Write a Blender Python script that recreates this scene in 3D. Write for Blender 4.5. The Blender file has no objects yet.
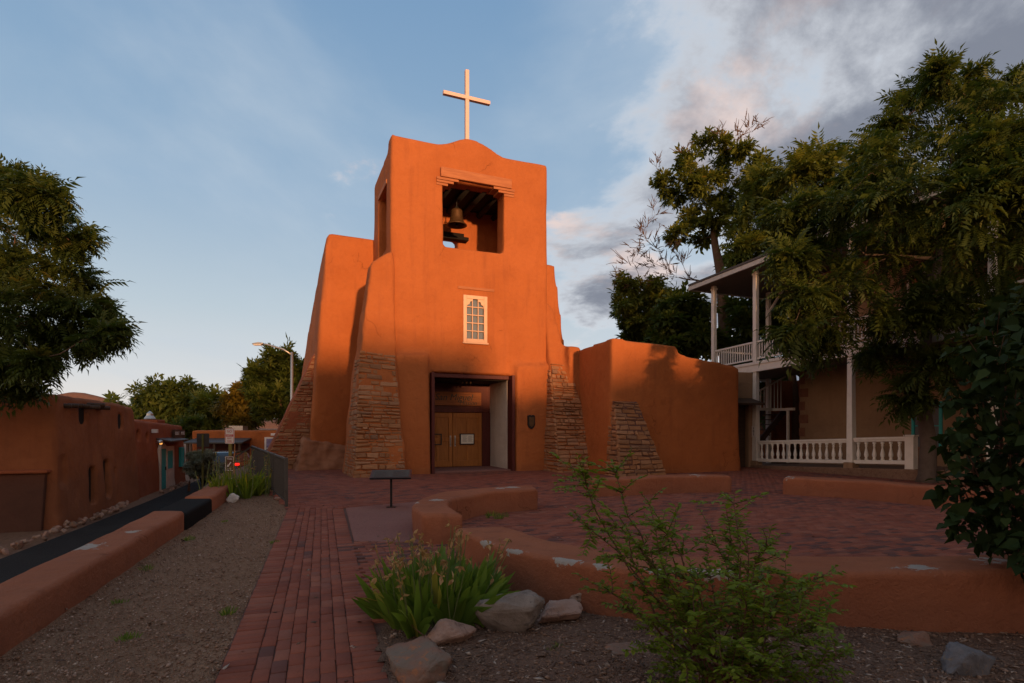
import bpy, bmesh, math, random
import numpy as np
from mathutils import Vector, Matrix, noise, Quaternion

rnd = random.Random(7)
R = math.radians
scene = bpy.context.scene
C = scene.collection

# ------------------------------------------------------------------ camera, sky, sun, exposure
F_PX = 569.0
HOR = 428.0
EYE = 1.6
cam_d = bpy.data.cameras.new('camera')
cam = bpy.data.objects.new('camera', cam_d)
C.objects.link(cam)
cam.location = (0, 0, EYE)
cam.rotation_euler = (R(90), 0, 0)
cam_d.sensor_width = 36
cam_d.lens = 36 * F_PX / 1024
cam_d.shift_y = (HOR - 341.5) / 1024
cam_d.clip_start = 0.05
cam_d.clip_end = 8000
scene.camera = cam

SUN_EL = 3.2
sx, sy = 0.385, -0.923              # low sun behind the camera, over its right shoulder, square on to the church front
sun_d = bpy.data.lights.new('sun', 'SUN')
sun_d.energy = 3.1
sun_d.angle = R(1.8)
sun_d.color = (1.0, 0.50, 0.22)
sun = bpy.data.objects.new('sun', sun_d)
C.objects.link(sun)
to_sun = Vector((sx, sy, math.tan(R(SUN_EL)))).normalized()
sun.rotation_euler = to_sun.to_track_quat('Z', 'Y').to_euler()

scene.view_settings.view_transform = 'Standard'
scene.view_settings.look = 'None'
scene.view_settings.exposure = 0.58
scene.view_settings.gamma = 1.0

world = bpy.data.worlds.new('World')
scene.world = world
world.use_nodes = True
nt = world.node_tree
nt.nodes.clear()


class NB:
    """tiny node builder"""
    def __init__(s, tree):
        s.t = tree

    def n(s, typ, **kw):
        nd = s.t.nodes.new(typ)
        for k, v in kw.items():
            setattr(nd, k, v)
        return nd

    def put(s, sock, v):
        if isinstance(v, bpy.types.NodeSocket):
            s.t.links.new(v, sock)
        elif v is not None:
            sock.default_value = v

    def m(s, op, a, b=None, c=None, clamp=False):
        nd = s.n('ShaderNodeMath', operation=op, use_clamp=clamp)
        s.put(nd.inputs[0], a)
        if b is not None: s.put(nd.inputs[1], b)
        if c is not None: s.put(nd.inputs[2], c)
        return nd.outputs[0]

    def sm(s, v, lo, hi, a=0.0, b=1.0, typ='SMOOTHSTEP'):
        nd = s.n('ShaderNodeMapRange', interpolation_type=typ, clamp=True)
        s.put(nd.inputs['Value'], v)
        for k, x in (('From Min', lo), ('From Max', hi), ('To Min', a), ('To Max', b)):
            s.put(nd.inputs[k], x)
        return nd.outputs['Result']

    def mix(s, f, a, b, mode='MIX'):
        nd = s.n('ShaderNodeMix', data_type='RGBA', blend_type=mode)
        s.put(nd.inputs[0], f)
        s.put(nd.inputs[6], a if not isinstance(a, tuple) or len(a) == 4 else a + (1,))
        s.put(nd.inputs[7], b if not isinstance(b, tuple) or len(b) == 4 else b + (1,))
        return nd.outputs[2]

    def noise(s, vec, scale, detail=4, rough=.55, dist=0.0):
        nd = s.n('ShaderNodeTexNoise')
        if vec is not None: s.put(nd.inputs['Vector'], vec)
        nd.inputs['Scale'].default_value = scale
        nd.inputs['Detail'].default_value = detail
        nd.inputs['Roughness'].default_value = rough
        nd.inputs['Distortion'].default_value = dist
        return nd.outputs['Fac']

    def ramp(s, f, stops):
        nd = s.n('ShaderNodeValToRGB')
        e = nd.color_ramp.elements
        while len(e) < len(stops): e.new(0.5)
        for i, (p, c) in enumerate(stops):
            e[i].position = p
            e[i].color = c + (1,)
        s.put(nd.inputs[0], f)
        return nd.outputs[0]

    def xyz(s, x, y, z):
        nd = s.n('ShaderNodeCombineXYZ')
        s.put(nd.inputs[0], x); s.put(nd.inputs[1], y); s.put(nd.inputs[2], z)
        return nd.outputs[0]

    def sep(s, v):
        nd = s.n('ShaderNodeSeparateXYZ')
        s.put(nd.inputs[0], v)
        return nd.outputs


b = NB(nt)
sky = b.n('ShaderNodeTexSky', sky_type='NISHITA')
sky.sun_disc = False
sky.sun_elevation = R(SUN_EL)
sky.sun_rotation = math.atan2(sx, sy)
sky.altitude = 2100
sky.air_density = 1.0
sky.dust_density = 0.4
sky.ozone_density = 3.0
SKY_STR = 0.13
g = b.n('ShaderNodeTexCoord').outputs['Generated']
dx, dy, dz = b.sep(g)
zz = b.m('ADD', b.m('MAXIMUM', dz, 0.0), 0.16)
px_, py_ = b.m('DIVIDE', dx, zz), b.m('DIVIDE', dy, zz)
P = b.xyz(px_, b.m('MULTIPLY', py_, 1.0), 0.0)
az = b.m('DIVIDE', dx, b.m('MAXIMUM', b.m('ABSOLUTE', dy), .15))
# heavy clouds, mostly to the right
SEED = 7.7
Ph = b.xyz(b.m('MULTIPLY', px_, 1.0), b.m('MULTIPLY', py_, .8), SEED)
n1 = b.noise(Ph, 1.7, 10, .60, .2)
P2 = b.xyz(b.m('ADD', px_, .10), b.m('ADD', b.m('MULTIPLY', py_, .8), -.10), SEED)
n2 = b.noise(P2, 1.7, 10, .60, .2)
cov = b.m('ADD', n1, b.m('ADD', b.m('ADD', b.m('ADD', b.m('MULTIPLY', b.sm(az, -.02, .55), .20), b.m('ADD', b.sm(az, -.25, .08, -.055, 0.0), b.m('MULTIPLY', b.m('MULTIPLY', b.sm(az, .03, .12), b.sm(az, .40, .22)), .045))), b.m('MULTIPLY', b.m('MULTIPLY', b.sm(az, .25, .75), b.sm(dz, .28, .45)), .12)), -.028))
heavy = b.sm(cov, .52, .65)
thick = b.sm(cov, .56, .76)
rim = b.sm(b.m('SUBTRACT', n1, n2), .01, .15)
ccol = b.mix(thick, (.55, .57, .61), (.165, .178, .222))
ccol = b.mix(b.m('MULTIPLY', rim, b.m('SUBTRACT', 1.0, b.m('MULTIPLY', thick, .8))), ccol, (.74, .56, .49))
# thin streaked veil, denser low on the right
Pv = b.xyz(b.m('MULTIPLY', px_, .9), b.m('MULTIPLY', py_, .55), 2.0)
nv = b.noise(Pv, 1.1, 7, .55, .5)
veil = b.m('MULTIPLY', b.sm(b.m('ADD', nv, b.m('ADD', b.m('MULTIPLY', b.sm(az, -.12, .30), .22), .035)), .46, .84), .64)
K = 1.0 / SKY_STR
def rad(c):
    nd = b.n('ShaderNodeVectorMath', operation='SCALE')
    b.put(nd.inputs[0], c); nd.inputs['Scale'].default_value = K
    return nd.outputs[0]
up_ = b.sm(dz, .02, .62, typ='LINEAR')
blue = b.ramp(up_, [(0.0, (.56, .57, .56)), (.10, (.45, .53, .58)), (.28, (.325, .45, .54)), (.55, (.205, .345, .495)), (1.0, (.14, .26, .425))])
front = b.sm(dy, -.22, .38)
dusk = b.ramp(up_, [(0.0, (2.0, 1.08, .56)), (.3, (1.45, .93, .58)), (.7, (.66, .54, .46)), (1.0, (.32, .36, .42))])
skyc = b.mix(.75, sky.outputs[0], rad(dusk))
skyc = b.mix(b.m('MULTIPLY', front, .90), skyc, rad(blue))
c1 = b.mix(b.m('MULTIPLY', veil, front), skyc, rad((.45, .51, .575)))
c1 = b.mix(b.m('MULTIPLY', b.m('MULTIPLY', heavy, .92), front), c1, rad(ccol))
bg = b.n('ShaderNodeBackground')
b.put(bg.inputs[0], c1)
bg.inputs[1].default_value = SKY_STR * .84
wo = b.n('ShaderNodeOutputWorld')
nt.links.new(bg.outputs[0], wo.inputs[0])

# ------------------------------------------------------------------ helpers


def at(px, py, D):
    return Vector(((px - 512) / F_PX * D, D, EYE + (HOR - py) / F_PX * D))


def tag(o, label=None, cat=None, group=None, kind=None):
    if label: o['label'] = label
    if cat: o['category'] = cat
    if group: o['group'] = group
    if kind: o['kind'] = kind
    return o


def thing(name, label, cat, loc=(0, 0, 0), rz=0.0, group=None):
    o = bpy.data.objects.new(name, None)
    C.objects.link(o)
    o.location = loc
    o.rotation_euler = (0, 0, rz)
    o.empty_display_size = .2
    return tag(o, label, cat, group)


def link(name, me, mat=None, parent=None):
    o = bpy.data.objects.new(name, me)
    C.objects.link(o)
    if mat is not None and len(me.materials) == 0:
        me.materials.append(mat)
    if parent: o.parent = parent
    return o


def copy_tree(o, parent=None):
    c = o.copy()
    C.objects.link(c)
    c.parent = parent
    for ch in o.children:
        copy_tree(ch, c)
    return c


def np_mesh(name, V, Fs, tint=None, smooth=False):
    """V (n,3); Fs (m,k) array of equal-size faces"""
    V = np.asarray(V, np.float32); Fs = np.asarray(Fs, np.int32)
    me = bpy.data.meshes.new(name)
    me.vertices.add(len(V)); me.vertices.foreach_set('co', V.ravel())
    k = Fs.shape[1]
    me.loops.add(Fs.size); me.loops.foreach_set('vertex_index', Fs.ravel())
    me.polygons.add(len(Fs))
    me.polygons.foreach_set('loop_start', np.arange(0, Fs.size, k, dtype=np.int32))
    if smooth:
        me.polygons.foreach_set('use_smooth', np.ones(len(Fs), bool))
    me.update(calc_edges=True)
    if tint is not None:
        a = me.attributes.new('tint', 'FLOAT', 'FACE')
        a.data.foreach_set('value', np.asarray(tint, np.float32))
    return me


class MB:
    def __init__(s):
        s.v, s.f, s.t = [], [], []

    def add(s, vs, fs, tint=None):
        o = len(s.v)
        s.v += [tuple(x) for x in vs]
        t = rnd.random() if tint is None else tint
        for f in fs:
            s.f.append(tuple(i + o for i in f)); s.t.append(t)
        return s

    def box(s, x0, x1, y0, y1, z0, z1, tint=None):
        vs = [(x0, y0, z0), (x1, y0, z0), (x1, y1, z0), (x0, y1, z0), (x0, y0, z1), (x1, y0, z1), (x1, y1, z1), (x0, y1, z1)]
        return s.add(vs, [(0, 3, 2, 1), (4, 5, 6, 7), (0, 1, 5, 4), (1, 2, 6, 5), (2, 3, 7, 6), (3, 0, 4, 7)], tint)

    def hexa(s, bot, top, tint=None):
        """two quads (ccw from above)"""
        return s.add(list(bot) + list(top), [(3, 2, 1, 0), (4, 5, 6, 7), (0, 1, 5, 4), (1, 2, 6, 5), (2, 3, 7, 6), (3, 0, 4, 7)], tint)

    def bar(s, p, q, w, h, up=(0, 0, 1), tint=None):
        p, q = Vector(p), Vector(q)
        d = (q - p).normalized()
        side = d.cross(Vector(up))
        if side.length < 1e-4: side = d.cross(Vector((1, 0, 0)))
        side.normalize(); u = side.cross(d)
        a, c = side * w / 2, u * h / 2
        vs = [p - a - c, p + a - c, p + a + c, p - a + c, q - a - c, q + a - c, q + a + c, q - a + c]
        return s.add(vs, [(0, 1, 2, 3)[::-1], (4, 5, 6, 7), (0, 1, 5, 4), (1, 2, 6, 5), (2, 3, 7, 6), (3, 0, 4, 7)], tint)

    def tube(s, pts, rad, n=8, cap=True, tint=None):
        pts = [Vector(p) for p in pts]
        if not isinstance(rad, (list, tuple)): rad = [rad] * len(pts)
        vs, fs = [], []
        ref = None
        for i, p in enumerate(pts):
            d = (pts[min(i + 1, len(pts) - 1)] - pts[max(i - 1, 0)])
            if d.length < 1e-6: d = Vector((0, 0, 1))
            d.normalize()
            if ref is None:
                ref = d.cross(Vector((0, 0, 1)) if abs(d.z) < .9 else Vector((1, 0, 0))).normalized()
            ref = (ref - d * ref.dot(d)).normalized()
            o = d.cross(ref)
            for k in range(n):
                a = 2 * math.pi * k / n
                vs.append(p + (ref * math.cos(a) + o * math.sin(a)) * rad[i])
        for i in range(len(pts) - 1):
            for k in range(n):
                fs.append((i * n + k, i * n + (k + 1) % n, (i + 1) * n + (k + 1) % n, (i + 1) * n + k))
        if cap:
            fs.append(tuple(range(n))[::-1]); fs.append(tuple(range((len(pts) - 1) * n, len(pts) * n)))
        return s.add(vs, fs, tint)

    def lathe(s, prof, n=20, c=(0, 0, 0), tint=None):
        vs, fs = [], []
        for r, z in prof:
            for k in range(n):
                a = 2 * math.pi * k / n
                vs.append((c[0] + r * math.cos(a), c[1] + r * math.sin(a), c[2] + z))
        for i in range(len(prof) - 1):
            for k in range(n):
                fs.append((i * n + k, i * n + (k + 1) % n, (i + 1) * n + (k + 1) % n, (i + 1) * n + k))
        fs.append(tuple(range(n))[::-1]); fs.append(tuple(range((len(prof) - 1) * n, len(prof) * n)))
        return s.add(vs, fs, tint)

    def prism(s, poly, z0, z1, tint=None):
        """poly in xy"""
        n = len(poly)
        vs = [(x, y, z0) for x, y in poly] + [(x, y, z1) for x, y in poly]
        fs = [tuple(range(n))[::-1], tuple(range(n, 2 * n))] + [(i, (i + 1) % n, n + (i + 1) % n, n + i) for i in range(n)]
        return s.add(vs, fs, tint)

    def prism_y(s, poly, y0, y1, tint=None):
        """poly in xz, extruded along y"""
        n = len(poly)
        vs = [(x, y0, z) for x, z in poly] + [(x, y1, z) for x, z in poly]
        fs = [tuple(range(n)), tuple(range(n, 2 * n))[::-1]] + [(i, n + i, n + (i + 1) % n, (i + 1) % n) for i in range(n)]
        return s.add(vs, fs, tint)

    def mesh(s, name='m'):
        me = bpy.data.meshes.new(name)
        me.from_pydata(s.v, [], s.f)
        a = me.attributes.new('tint', 'FLOAT', 'FACE')
        a.data.foreach_set('value', np.array(s.t, np.float32))
        me.update()
        return me

    def build(s, name, mat, parent=None, bevel=0.0, seg=2, smooth=False, fix=True):
        me = s.mesh(name)
        if fix:
            bm = bmesh.new(); bm.from_mesh(me)
            bmesh.ops.recalc_face_normals(bm, faces=bm.faces)
            bm.to_mesh(me); bm.free()
        if smooth:
            me.polygons.foreach_set('use_smooth', np.ones(len(me.polygons), bool))
        o = link(name, me, mat, parent)
        if bevel:
            md = o.modifiers.new('bevel', 'BEVEL')
            md.width = bevel; md.segments = seg; md.limit_method = 'ANGLE'; md.angle_limit = R(35)
            me.polygons.foreach_set('use_smooth', np.ones(len(me.polygons), bool))
            md.harden_normals = True
        return o


def text_mesh(txt, size, extrude=.004, align='CENTER', spacing=1.0, shear=0.0):
    cu = bpy.data.curves.new('lettering', 'FONT')
    cu.body = txt; cu.size = size; cu.extrude = extrude
    cu.align_x = align; cu.align_y = 'CENTER'; cu.space_character = spacing; cu.shear = shear
    cu.resolution_u = 3
    o = bpy.data.objects.new('lettering_source', cu)
    C.objects.link(o)
    dg = bpy.context.evaluated_depsgraph_get(); dg.update()
    me = bpy.data.meshes.new_from_object(o.evaluated_get(dg))
    bpy.data.objects.remove(o)
    return me


def lettering(txt, size, mat, parent, loc, rz=0.0, name='lettering', **kw):
    """upright text facing local -y"""
    me = text_mesh(txt, size, **kw)
    me.materials.clear()
    o = link(name, me, mat, parent)
    o.location = loc
    o.rotation_euler = (R(90), 0, rz)
    return o


def fbm(p, s, oct_=3):
    return noise.fractal(Vector(p) * s, 1.0, 2.0, oct_)


def adobe(name, adds, cuts, mat, parent, voxel=.09, smooth=6, amp=.035, freq=.55, keep=None):
    """closed solids united, openings cut, remeshed and softened into hand-plastered mud"""
    me = adds.mesh('solid')
    bm = bmesh.new(); bm.from_mesh(me); bmesh.ops.recalc_face_normals(bm, faces=bm.faces); bm.to_mesh(me); bm.free()
    o = link('solid', me)
    md = o.modifiers.new('r', 'REMESH'); md.mode = 'VOXEL'; md.voxel_size = voxel
    md = o.modifiers.new('s', 'SMOOTH'); md.iterations = smooth; md.factor = .5
    tmp = []
    if cuts is not None:
        cm = cuts.mesh('cut')
        bm = bmesh.new(); bm.from_mesh(cm); bmesh.ops.recalc_face_normals(bm, faces=bm.faces); bm.to_mesh(cm); bm.free()
        co = link('cut', cm); tmp.append(co)
        md = o.modifiers.new('b', 'BOOLEAN'); md.operation = 'DIFFERENCE'; md.object = co; md.solver = 'EXACT'; md.use_self = True
        md = o.modifiers.new('r2', 'REMESH'); md.mode = 'VOXEL'; md.voxel_size = voxel * .85
        md = o.modifiers.new('s2', 'SMOOTH'); md.iterations = 2; md.factor = .5
    dg = bpy.context.evaluated_depsgraph_get(); dg.update()
    res = bpy.data.meshes.new_from_object(o.evaluated_get(dg))
    bpy.data.objects.remove(o)
    for t in tmp: bpy.data.objects.remove(t)
    n = len(res.vertices)
    co = np.empty(n * 3, np.float32); res.vertices.foreach_get('co', co); co = co.reshape(-1, 3)
    no = np.empty(n * 3, np.float32); res.vertices.foreach_get('normal', no); no = no.reshape(-1, 3)
    d = np.array([noise.noise(Vector(c) * freq) + .4 * noise.noise(Vector(c) * freq * 2.7) for c in co], np.float32)
    co = co + no * (d * amp)[:, None]
    res.vertices.foreach_set('co', co.ravel())
    res.polygons.foreach_set('use_smooth', np.ones(len(res.polygons), bool))
    res.materials.clear()
    res.update()
    res.name = name
    return link(name, res, mat, parent)


# ------------------------------------------------------------------ materials

def new_mat(name):
    m = bpy.data.materials.new(name)
    m.use_nodes = True
    m.node_tree.nodes.clear()
    k = NB(m.node_tree)
    bs = k.n('ShaderNodeBsdfPrincipled')
    out = k.n('ShaderNodeOutputMaterial')
    m.node_tree.links.new(bs.outputs[0], out.inputs[0])
    return m, k, bs, out


def bump(k, bs, h, strength=.4, dist=.02):
    bp = k.n('ShaderNodeBump')
    bp.inputs['Strength'].default_value = strength
    bp.inputs['Distance'].default_value = dist
    k.put(bp.inputs['Height'], h)
    k.put(bs.inputs['Normal'], bp.outputs[0])


def geo_pos(k):
    return k.n('ShaderNodeNewGeometry').outputs['Position']


def attr(k, name):
    return k.n('ShaderNodeAttribute', attribute_name=name).outputs['Fac']


def plaster(name, c1, c2, c3, stain=.5, wear=False):
    m, k, bs, out = new_mat(name)
    p = geo_pos(k)
    n = k.noise(p, .7, 5, .6)
    n2 = k.noise(p, 5.5, 5, .65)
    x, y, z = k.sep(p)
    streak = k.noise(k.xyz(k.m('MULTIPLY', x, 2.2), k.m('MULTIPLY', y, 2.2), k.m('MULTIPLY', z, .22)), 1.6, 5, .6)
    c = k.mix(k.sm(n, .35, .68), c1, c2)
    c = k.mix(k.m('MULTIPLY', k.sm(streak, .5, .75), stain), c, c3)
    c = k.mix(k.m('MULTIPLY', k.sm(n2, .45, .75), .28), c, c3)
    # splash-back dirt and rubbed bases
    base = k.m('MULTIPLY', k.sm(k.m('ADD', z, k.m('MULTIPLY', k.m('SUBTRACT', n2, .5), .5)), .05, .42, 1.0, 0.0), .45)
    c = k.mix(base, c, tuple(v * .62 + .02 for v in c1))
    n3 = k.noise(p, 38, 4, .7)
    n4 = k.noise(p, 160, 2, .6)
    c = k.mix(k.m('MULTIPLY', k.sm(n3, .56, .74), .25), c, tuple(v * .7 for v in c1))
    if wear:
        w = k.m('ADD', attr(k, 'wear'), k.m('MULTIPLY', k.m('SUBTRACT', k.noise(p, 11, 6, .7), .5), 2.1))
        w = k.sm(w, .56, .68)
        c = k.mix(w, c, k.mix(n3, (.38, .35, .31), (.27, .235, .20)))
    pat = k.noise(p, .33, 2, .4, .8)
    c = k.mix(k.m('MULTIPLY', k.sm(pat, .52, .56), .16), c, tuple(min(1, v * 1.22 + .01) for v in c1))
    c = k.mix(k.m('MULTIPLY', k.sm(k.noise(p, 1.5, 6, .7, 1.2), .58, .75), .35), c, tuple(v * .55 for v in c1))
    # fine cracks
    vo = k.n('ShaderNodeTexVoronoi', feature='DISTANCE_TO_EDGE')
    wp = k.n('ShaderNodeVectorMath', operation='ADD')
    k.put(wp.inputs[0], p)
    nz = k.n('ShaderNodeTexNoise'); nz.inputs['Scale'].default_value = 1.6; nz.inputs['Detail'].default_value = 5
    k.put(nz.inputs['Vector'], p)
    k.put(wp.inputs[1], nz.outputs['Color'])
    k.put(vo.inputs['Vector'], wp.outputs[0]); vo.inputs['Scale'].default_value = .42
    crack = k.m('MULTIPLY', k.sm(vo.outputs['Distance'], 0.0, .006, 1.0, 0.0), k.sm(n, .52, .62))
    c = k.mix(k.m('MULTIPLY', crack, .55), c, tuple(v * .4 for v in c1))
    k.put(bs.inputs['Base Color'], c)
    bs.inputs['Roughness'].default_value = .93
    bs.inputs['Specular IOR Level'].default_value = .18
    h = k.m('ADD', k.m('MULTIPLY', n2, .9), k.m('ADD', k.m('MULTIPLY', n3, .45), k.m('MULTIPLY', n4, .12)))
    h = k.m('SUBTRACT', h, k.m('MULTIPLY', crack, .5))
    h = k.m('ADD', h, k.m('MULTIPLY', k.noise(p, 2.6, 4, .5), 1.6))
    bump(k, bs, h, .7, .045)
    return m


M = {}
M['adobe'] = plaster('adobe_plaster', (.41, .130, .040), (.365, .112, .034), (.30, .094, .034), .6)
M['adobe_dark'] = plaster('brown_adobe', (.29, .106, .046), (.25, .088, .038), (.19, .066, .031), .5)
M['adobe_red'] = plaster('red_adobe', (.31, .096, .044), (.27, .08, .037), (.22, .068, .034), .4)
M['adobe_bench'] = plaster('bench_plaster', (.315, .112, .056), (.265, .092, .046), (.195, .069, .037), .6, wear=True)
M['dado'] = plaster('dark_dado', (.12, .052, .034), (.10, .042, .028), (.08, .035, .024), .4)
M['stucco'] = plaster('tan_stucco', (.34, .22, .135), (.29, .185, .115), (.24, .15, .09), .35)
M['white_jamb'] = plaster('white_plaster', (.68, .60, .52), (.62, .54, .46), (.5, .40, .32), .35)


def flat(name, col, rough=.6, metal=0.0, var=.25, scale=8.0, bmp=.15, spec=.4, dark=.55):
    m, k, bs, out = new_mat(name)
    p = geo_pos(k)
    n = k.noise(p, scale, 5, .6)
    k.put(bs.inputs['Base Color'], k.mix(k.m('MULTIPLY', k.sm(n, .4, .75), var), col, tuple(v * dark for v in col)))
    bs.inputs['Roughness'].default_value = rough
    bs.inputs['Metallic'].default_value = metal
    bs.inputs['Specular IOR Level'].default_value = spec
    if bmp:
        bump(k, bs, k.noise(p, scale * 5, 4, .6), bmp, .01)
    return m


def wood(name, c1, c2, scale=1.0, axis=2, rough=.55):
    m, k, bs, out = new_mat(name)
    p = k.n('ShaderNodeTexCoord').outputs['Object']
    x, y, z = k.sep(p)
    s = [9 * scale] * 3; s[axis] = .8 * scale
    v = k.xyz(k.m('MULTIPLY', x, s[0]), k.m('MULTIPLY', y, s[1]), k.m('MULTIPLY', z, s[2]))
    n = k.noise(v, 2.0, 6, .65, .6)
    t = attr(k, 'tint')
    c = k.mix(k.sm(n, .3, .7), c1, c2)
    c = k.mix(k.m('MULTIPLY', t, .3), c, tuple(q * .55 for q in c1))
    k.put(bs.inputs['Base Color'], c)
    bs.inputs['Roughness'].default_value = rough
    bs.inputs['Specular IOR Level'].default_value = .3
    bump(k, bs, n, .25, .008)
    return m


M['white_paint'] = flat('white_paint', (.74, .71, .66), .5, var=.28, scale=5, dark=.62)
M['pink_paint'] = flat('cream_paint', (.66, .41, .27), .5, var=.3, scale=6, dark=.7)
M['cross_paint'] = flat('weathered_white_paint', (.70, .50, .44), .6, var=.3, scale=6, dark=.75)
M['maroon'] = wood('maroon_timber', (.10, .018, .014), (.065, .013, .011))
M['door_wood'] = wood('honey_door_wood', (.44, .165, .034), (.29, .105, .024), 1.2)
M['old_wood'] = wood('weathered_timber', (.085, .05, .032), (.05, .03, .02), 1.0, 0)
M['sign_wood'] = wood('carved_sign_wood', (.30, .10, .028), (.19, .065, .02), 1.0, 0)
M['lintel_wood'] = wood('painted_lintel', (.46, .18, .075), (.34, .12, .05), 1.0, 0, .8)
M['black_metal'] = flat('black_metal', (.025, .025, .027), .45, .6, .3, 12)
M['grey_metal'] = flat('grey_metal', (.07, .062, .055), .6, .3, .4, 9)
M['galv'] = flat('galvanised_metal', (.50, .49, .47), .42, .85, .3, 9)
M['bronze'] = flat('old_bronze', (.12, .066, .03), .5, .5, .6, 7)
M['black_paint'] = flat('black_coating', (.012, .012, .012), .95, 0, .3, 20, .15, .08)
M['turq'] = flat('turquoise_paint', (.03, .36, .38), .55, 0, .3, 6)
M['sign_white'] = flat('sign_white', (.74, .72, .70), .45, 0, .15, 6, 0)
M['sign_red'] = flat('sign_red', (.50, .025, .03), .45, 0, .15, 6, 0)
M['sign_brown'] = flat('sign_brown', (.10, .036, .022), .5, 0, .15, 6, 0)
M['green_post'] = flat('olive_post', (.17, .16, .045), .5, .3, .3, 8)
M['stake'] = flat('rusty_stake', (.36, .16, .06), .7, 0, .4, 12)
M['dark_void'] = flat('dark_interior', (.008, .006, .005), .9, 0, .2, 4)  # near-black; paints in the shade of the belfry top, portal and slit windows
M['paper'] = flat('paper', (.72, .68, .58), .7, 0, .15, 9, 0)
M['carve'] = flat('carved_letter_paint', (.035, .045, .04), .7, 0, .2, 9, 0)
M['ink'] = flat('ink', (.03, .03, .035), .6, 0, .1, 9, 0)
M['roof_dark'] = flat('porch_ceiling', (.16, .14, .12), .8, 0, .3, 4)
M['quoin'] = flat('quoin_stone', (.22, .095, .06), .85, 0, .5, 5)
M['shingle'] = flat('pale_roof_edge', (.52, .50, .46), .65, 0, .4, 6)

# glass, with the sky's blue reflection put into its base colour
m, k, bs, out = new_mat('window_glass')
bs.inputs['Base Color'].default_value = (.11, .135, .16, 1)
bs.inputs['Roughness'].default_value = .06
bs.inputs['Specular IOR Level'].default_value = .9
bump(k, bs, k.noise(geo_pos(k), 2.5, 2, .5), .10, .02)
M['glass'] = m
m, k, bs, out = new_mat('tail_lamp')
bs.inputs['Base Color'].default_value = (.6, .01, .01, 1)
bs.inputs['Emission Color'].default_value = (1, .02, .01, 1)
bs.inputs['Emission Strength'].default_value = 1.0
M['tail'] = m
m, k, bs, out = new_mat('lamp_glow')
bs.inputs['Base Color'].default_value = (.8, .5, .2, 1)
bs.inputs['Emission Color'].default_value = (1, .42, .10, 1)
bs.inputs['Emission Strength'].default_value = .9
M['glow'] = m
m, k, bs, out = new_mat('car_paint')
bs.inputs['Base Color'].default_value = (.012, .016, .028, 1)
bs.inputs['Roughness'].default_value = .22
bs.inputs['Coat Weight'].default_value = .6
k.put(bs.inputs['Metallic'], k.m('MULTIPLY', k.noise(geo_pos(k), 3), .5))
M['car'] = m


def tinted(name, stops, rough=.85, bsc=30.0, bst=.4, dirt=.35, bd=.01, spec=.3):
    """colour picked per stone / brick, weathered over it"""
    m, k, bs, out = new_mat(name)
    p = geo_pos(k)
    c = k.ramp(attr(k, 'tint'), stops)
    n = k.noise(p, 2.3, 5, .6)
    n2 = k.noise(p, bsc, 5, .65)
    dk = k.mix(1.0, c, (.5, .47, .45), 'MULTIPLY')
    c = k.mix(k.m('MULTIPLY', k.sm(n, .42, .72), dirt), c, dk)
    c = k.mix(k.m('MULTIPLY', k.sm(n2, .5, .75), dirt), c, dk)
    k.put(bs.inputs['Base Color'], c)
    bs.inputs['Roughness'].default_value = rough
    bs.inputs['Specular IOR Level'].default_value = spec
    bump(k, bs, n2, bst, bd)
    return m


M['brick'] = tinted('paving_brick', [(0, (.22, .070, .045)), (.3, (.26, .088, .056)), (.55, (.19, .064, .045)), (.75, (.275, .104, .068)), (.9, (.145, .062, .05)), (1, (.115, .058, .05))], .88, 60, .3, .45, .01, .10)
M['stone'] = tinted('rubble_stone', [(0, (.30, .14, .062)), (.35, (.37, .18, .085)), (.6, (.27, .135, .07)), (.8, (.42, .22, .115)), (1, (.23, .13, .08))], .92, 22, .8, .35, .025)
M['mortar'] = plaster('mortar', (.15, .075, .055), (.125, .06, .047), (.10, .05, .04), .3)
M['pebble'] = tinted('gravel_pebbles', [(0, (.145, .083, .054)), (.4, (.215, .126, .084)), (.75, (.28, .17, .115)), (.93, (.31, .21, .16)), (1, (.44, .34, .27))], .9, 80, .2, .3)
M['chip'] = tinted('mulch_chips', [(0, (.07, .042, .03)), (.4, (.14, .08, .054)), (.75, (.22, .13, .085)), (.95, (.30, .22, .17)), (1, (.40, .33, .28))], .9, 80, .2, .3)


def ground_mat(name, c1, c2, c3, sc=1.0):
    m, k, bs, out = new_mat(name)
    p = geo_pos(k)
    n = k.noise(p, .8 * sc, 6, .6)
    n2 = k.noise(p, 22 * sc, 6, .7)
    vo = k.n('ShaderNodeTexVoronoi'); vo.inputs['Scale'].default_value = 70 * sc
    k.put(vo.inputs['Vector'], p)
    cr = k.sep(vo.outputs['Color'])[0]
    c = k.mix(k.sm(n, .35, .7), c1, c2)
    c = k.mix(k.m('MULTIPLY', cr, .6), c, c3)
    c = k.mix(k.m('MULTIPLY', k.sm(n2, .5, .7), .5), c, tuple(v * .5 for v in c1))
    k.put(bs.inputs['Base Color'], c)
    bs.inputs['Roughness'].default_value = .95
    bs.inputs['Specular IOR Level'].default_value = .08
    bump(k, bs, k.m('ADD', n2, k.m('MULTIPLY', vo.outputs['Distance'], 1.2)), .8, .015)
    return m


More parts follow.
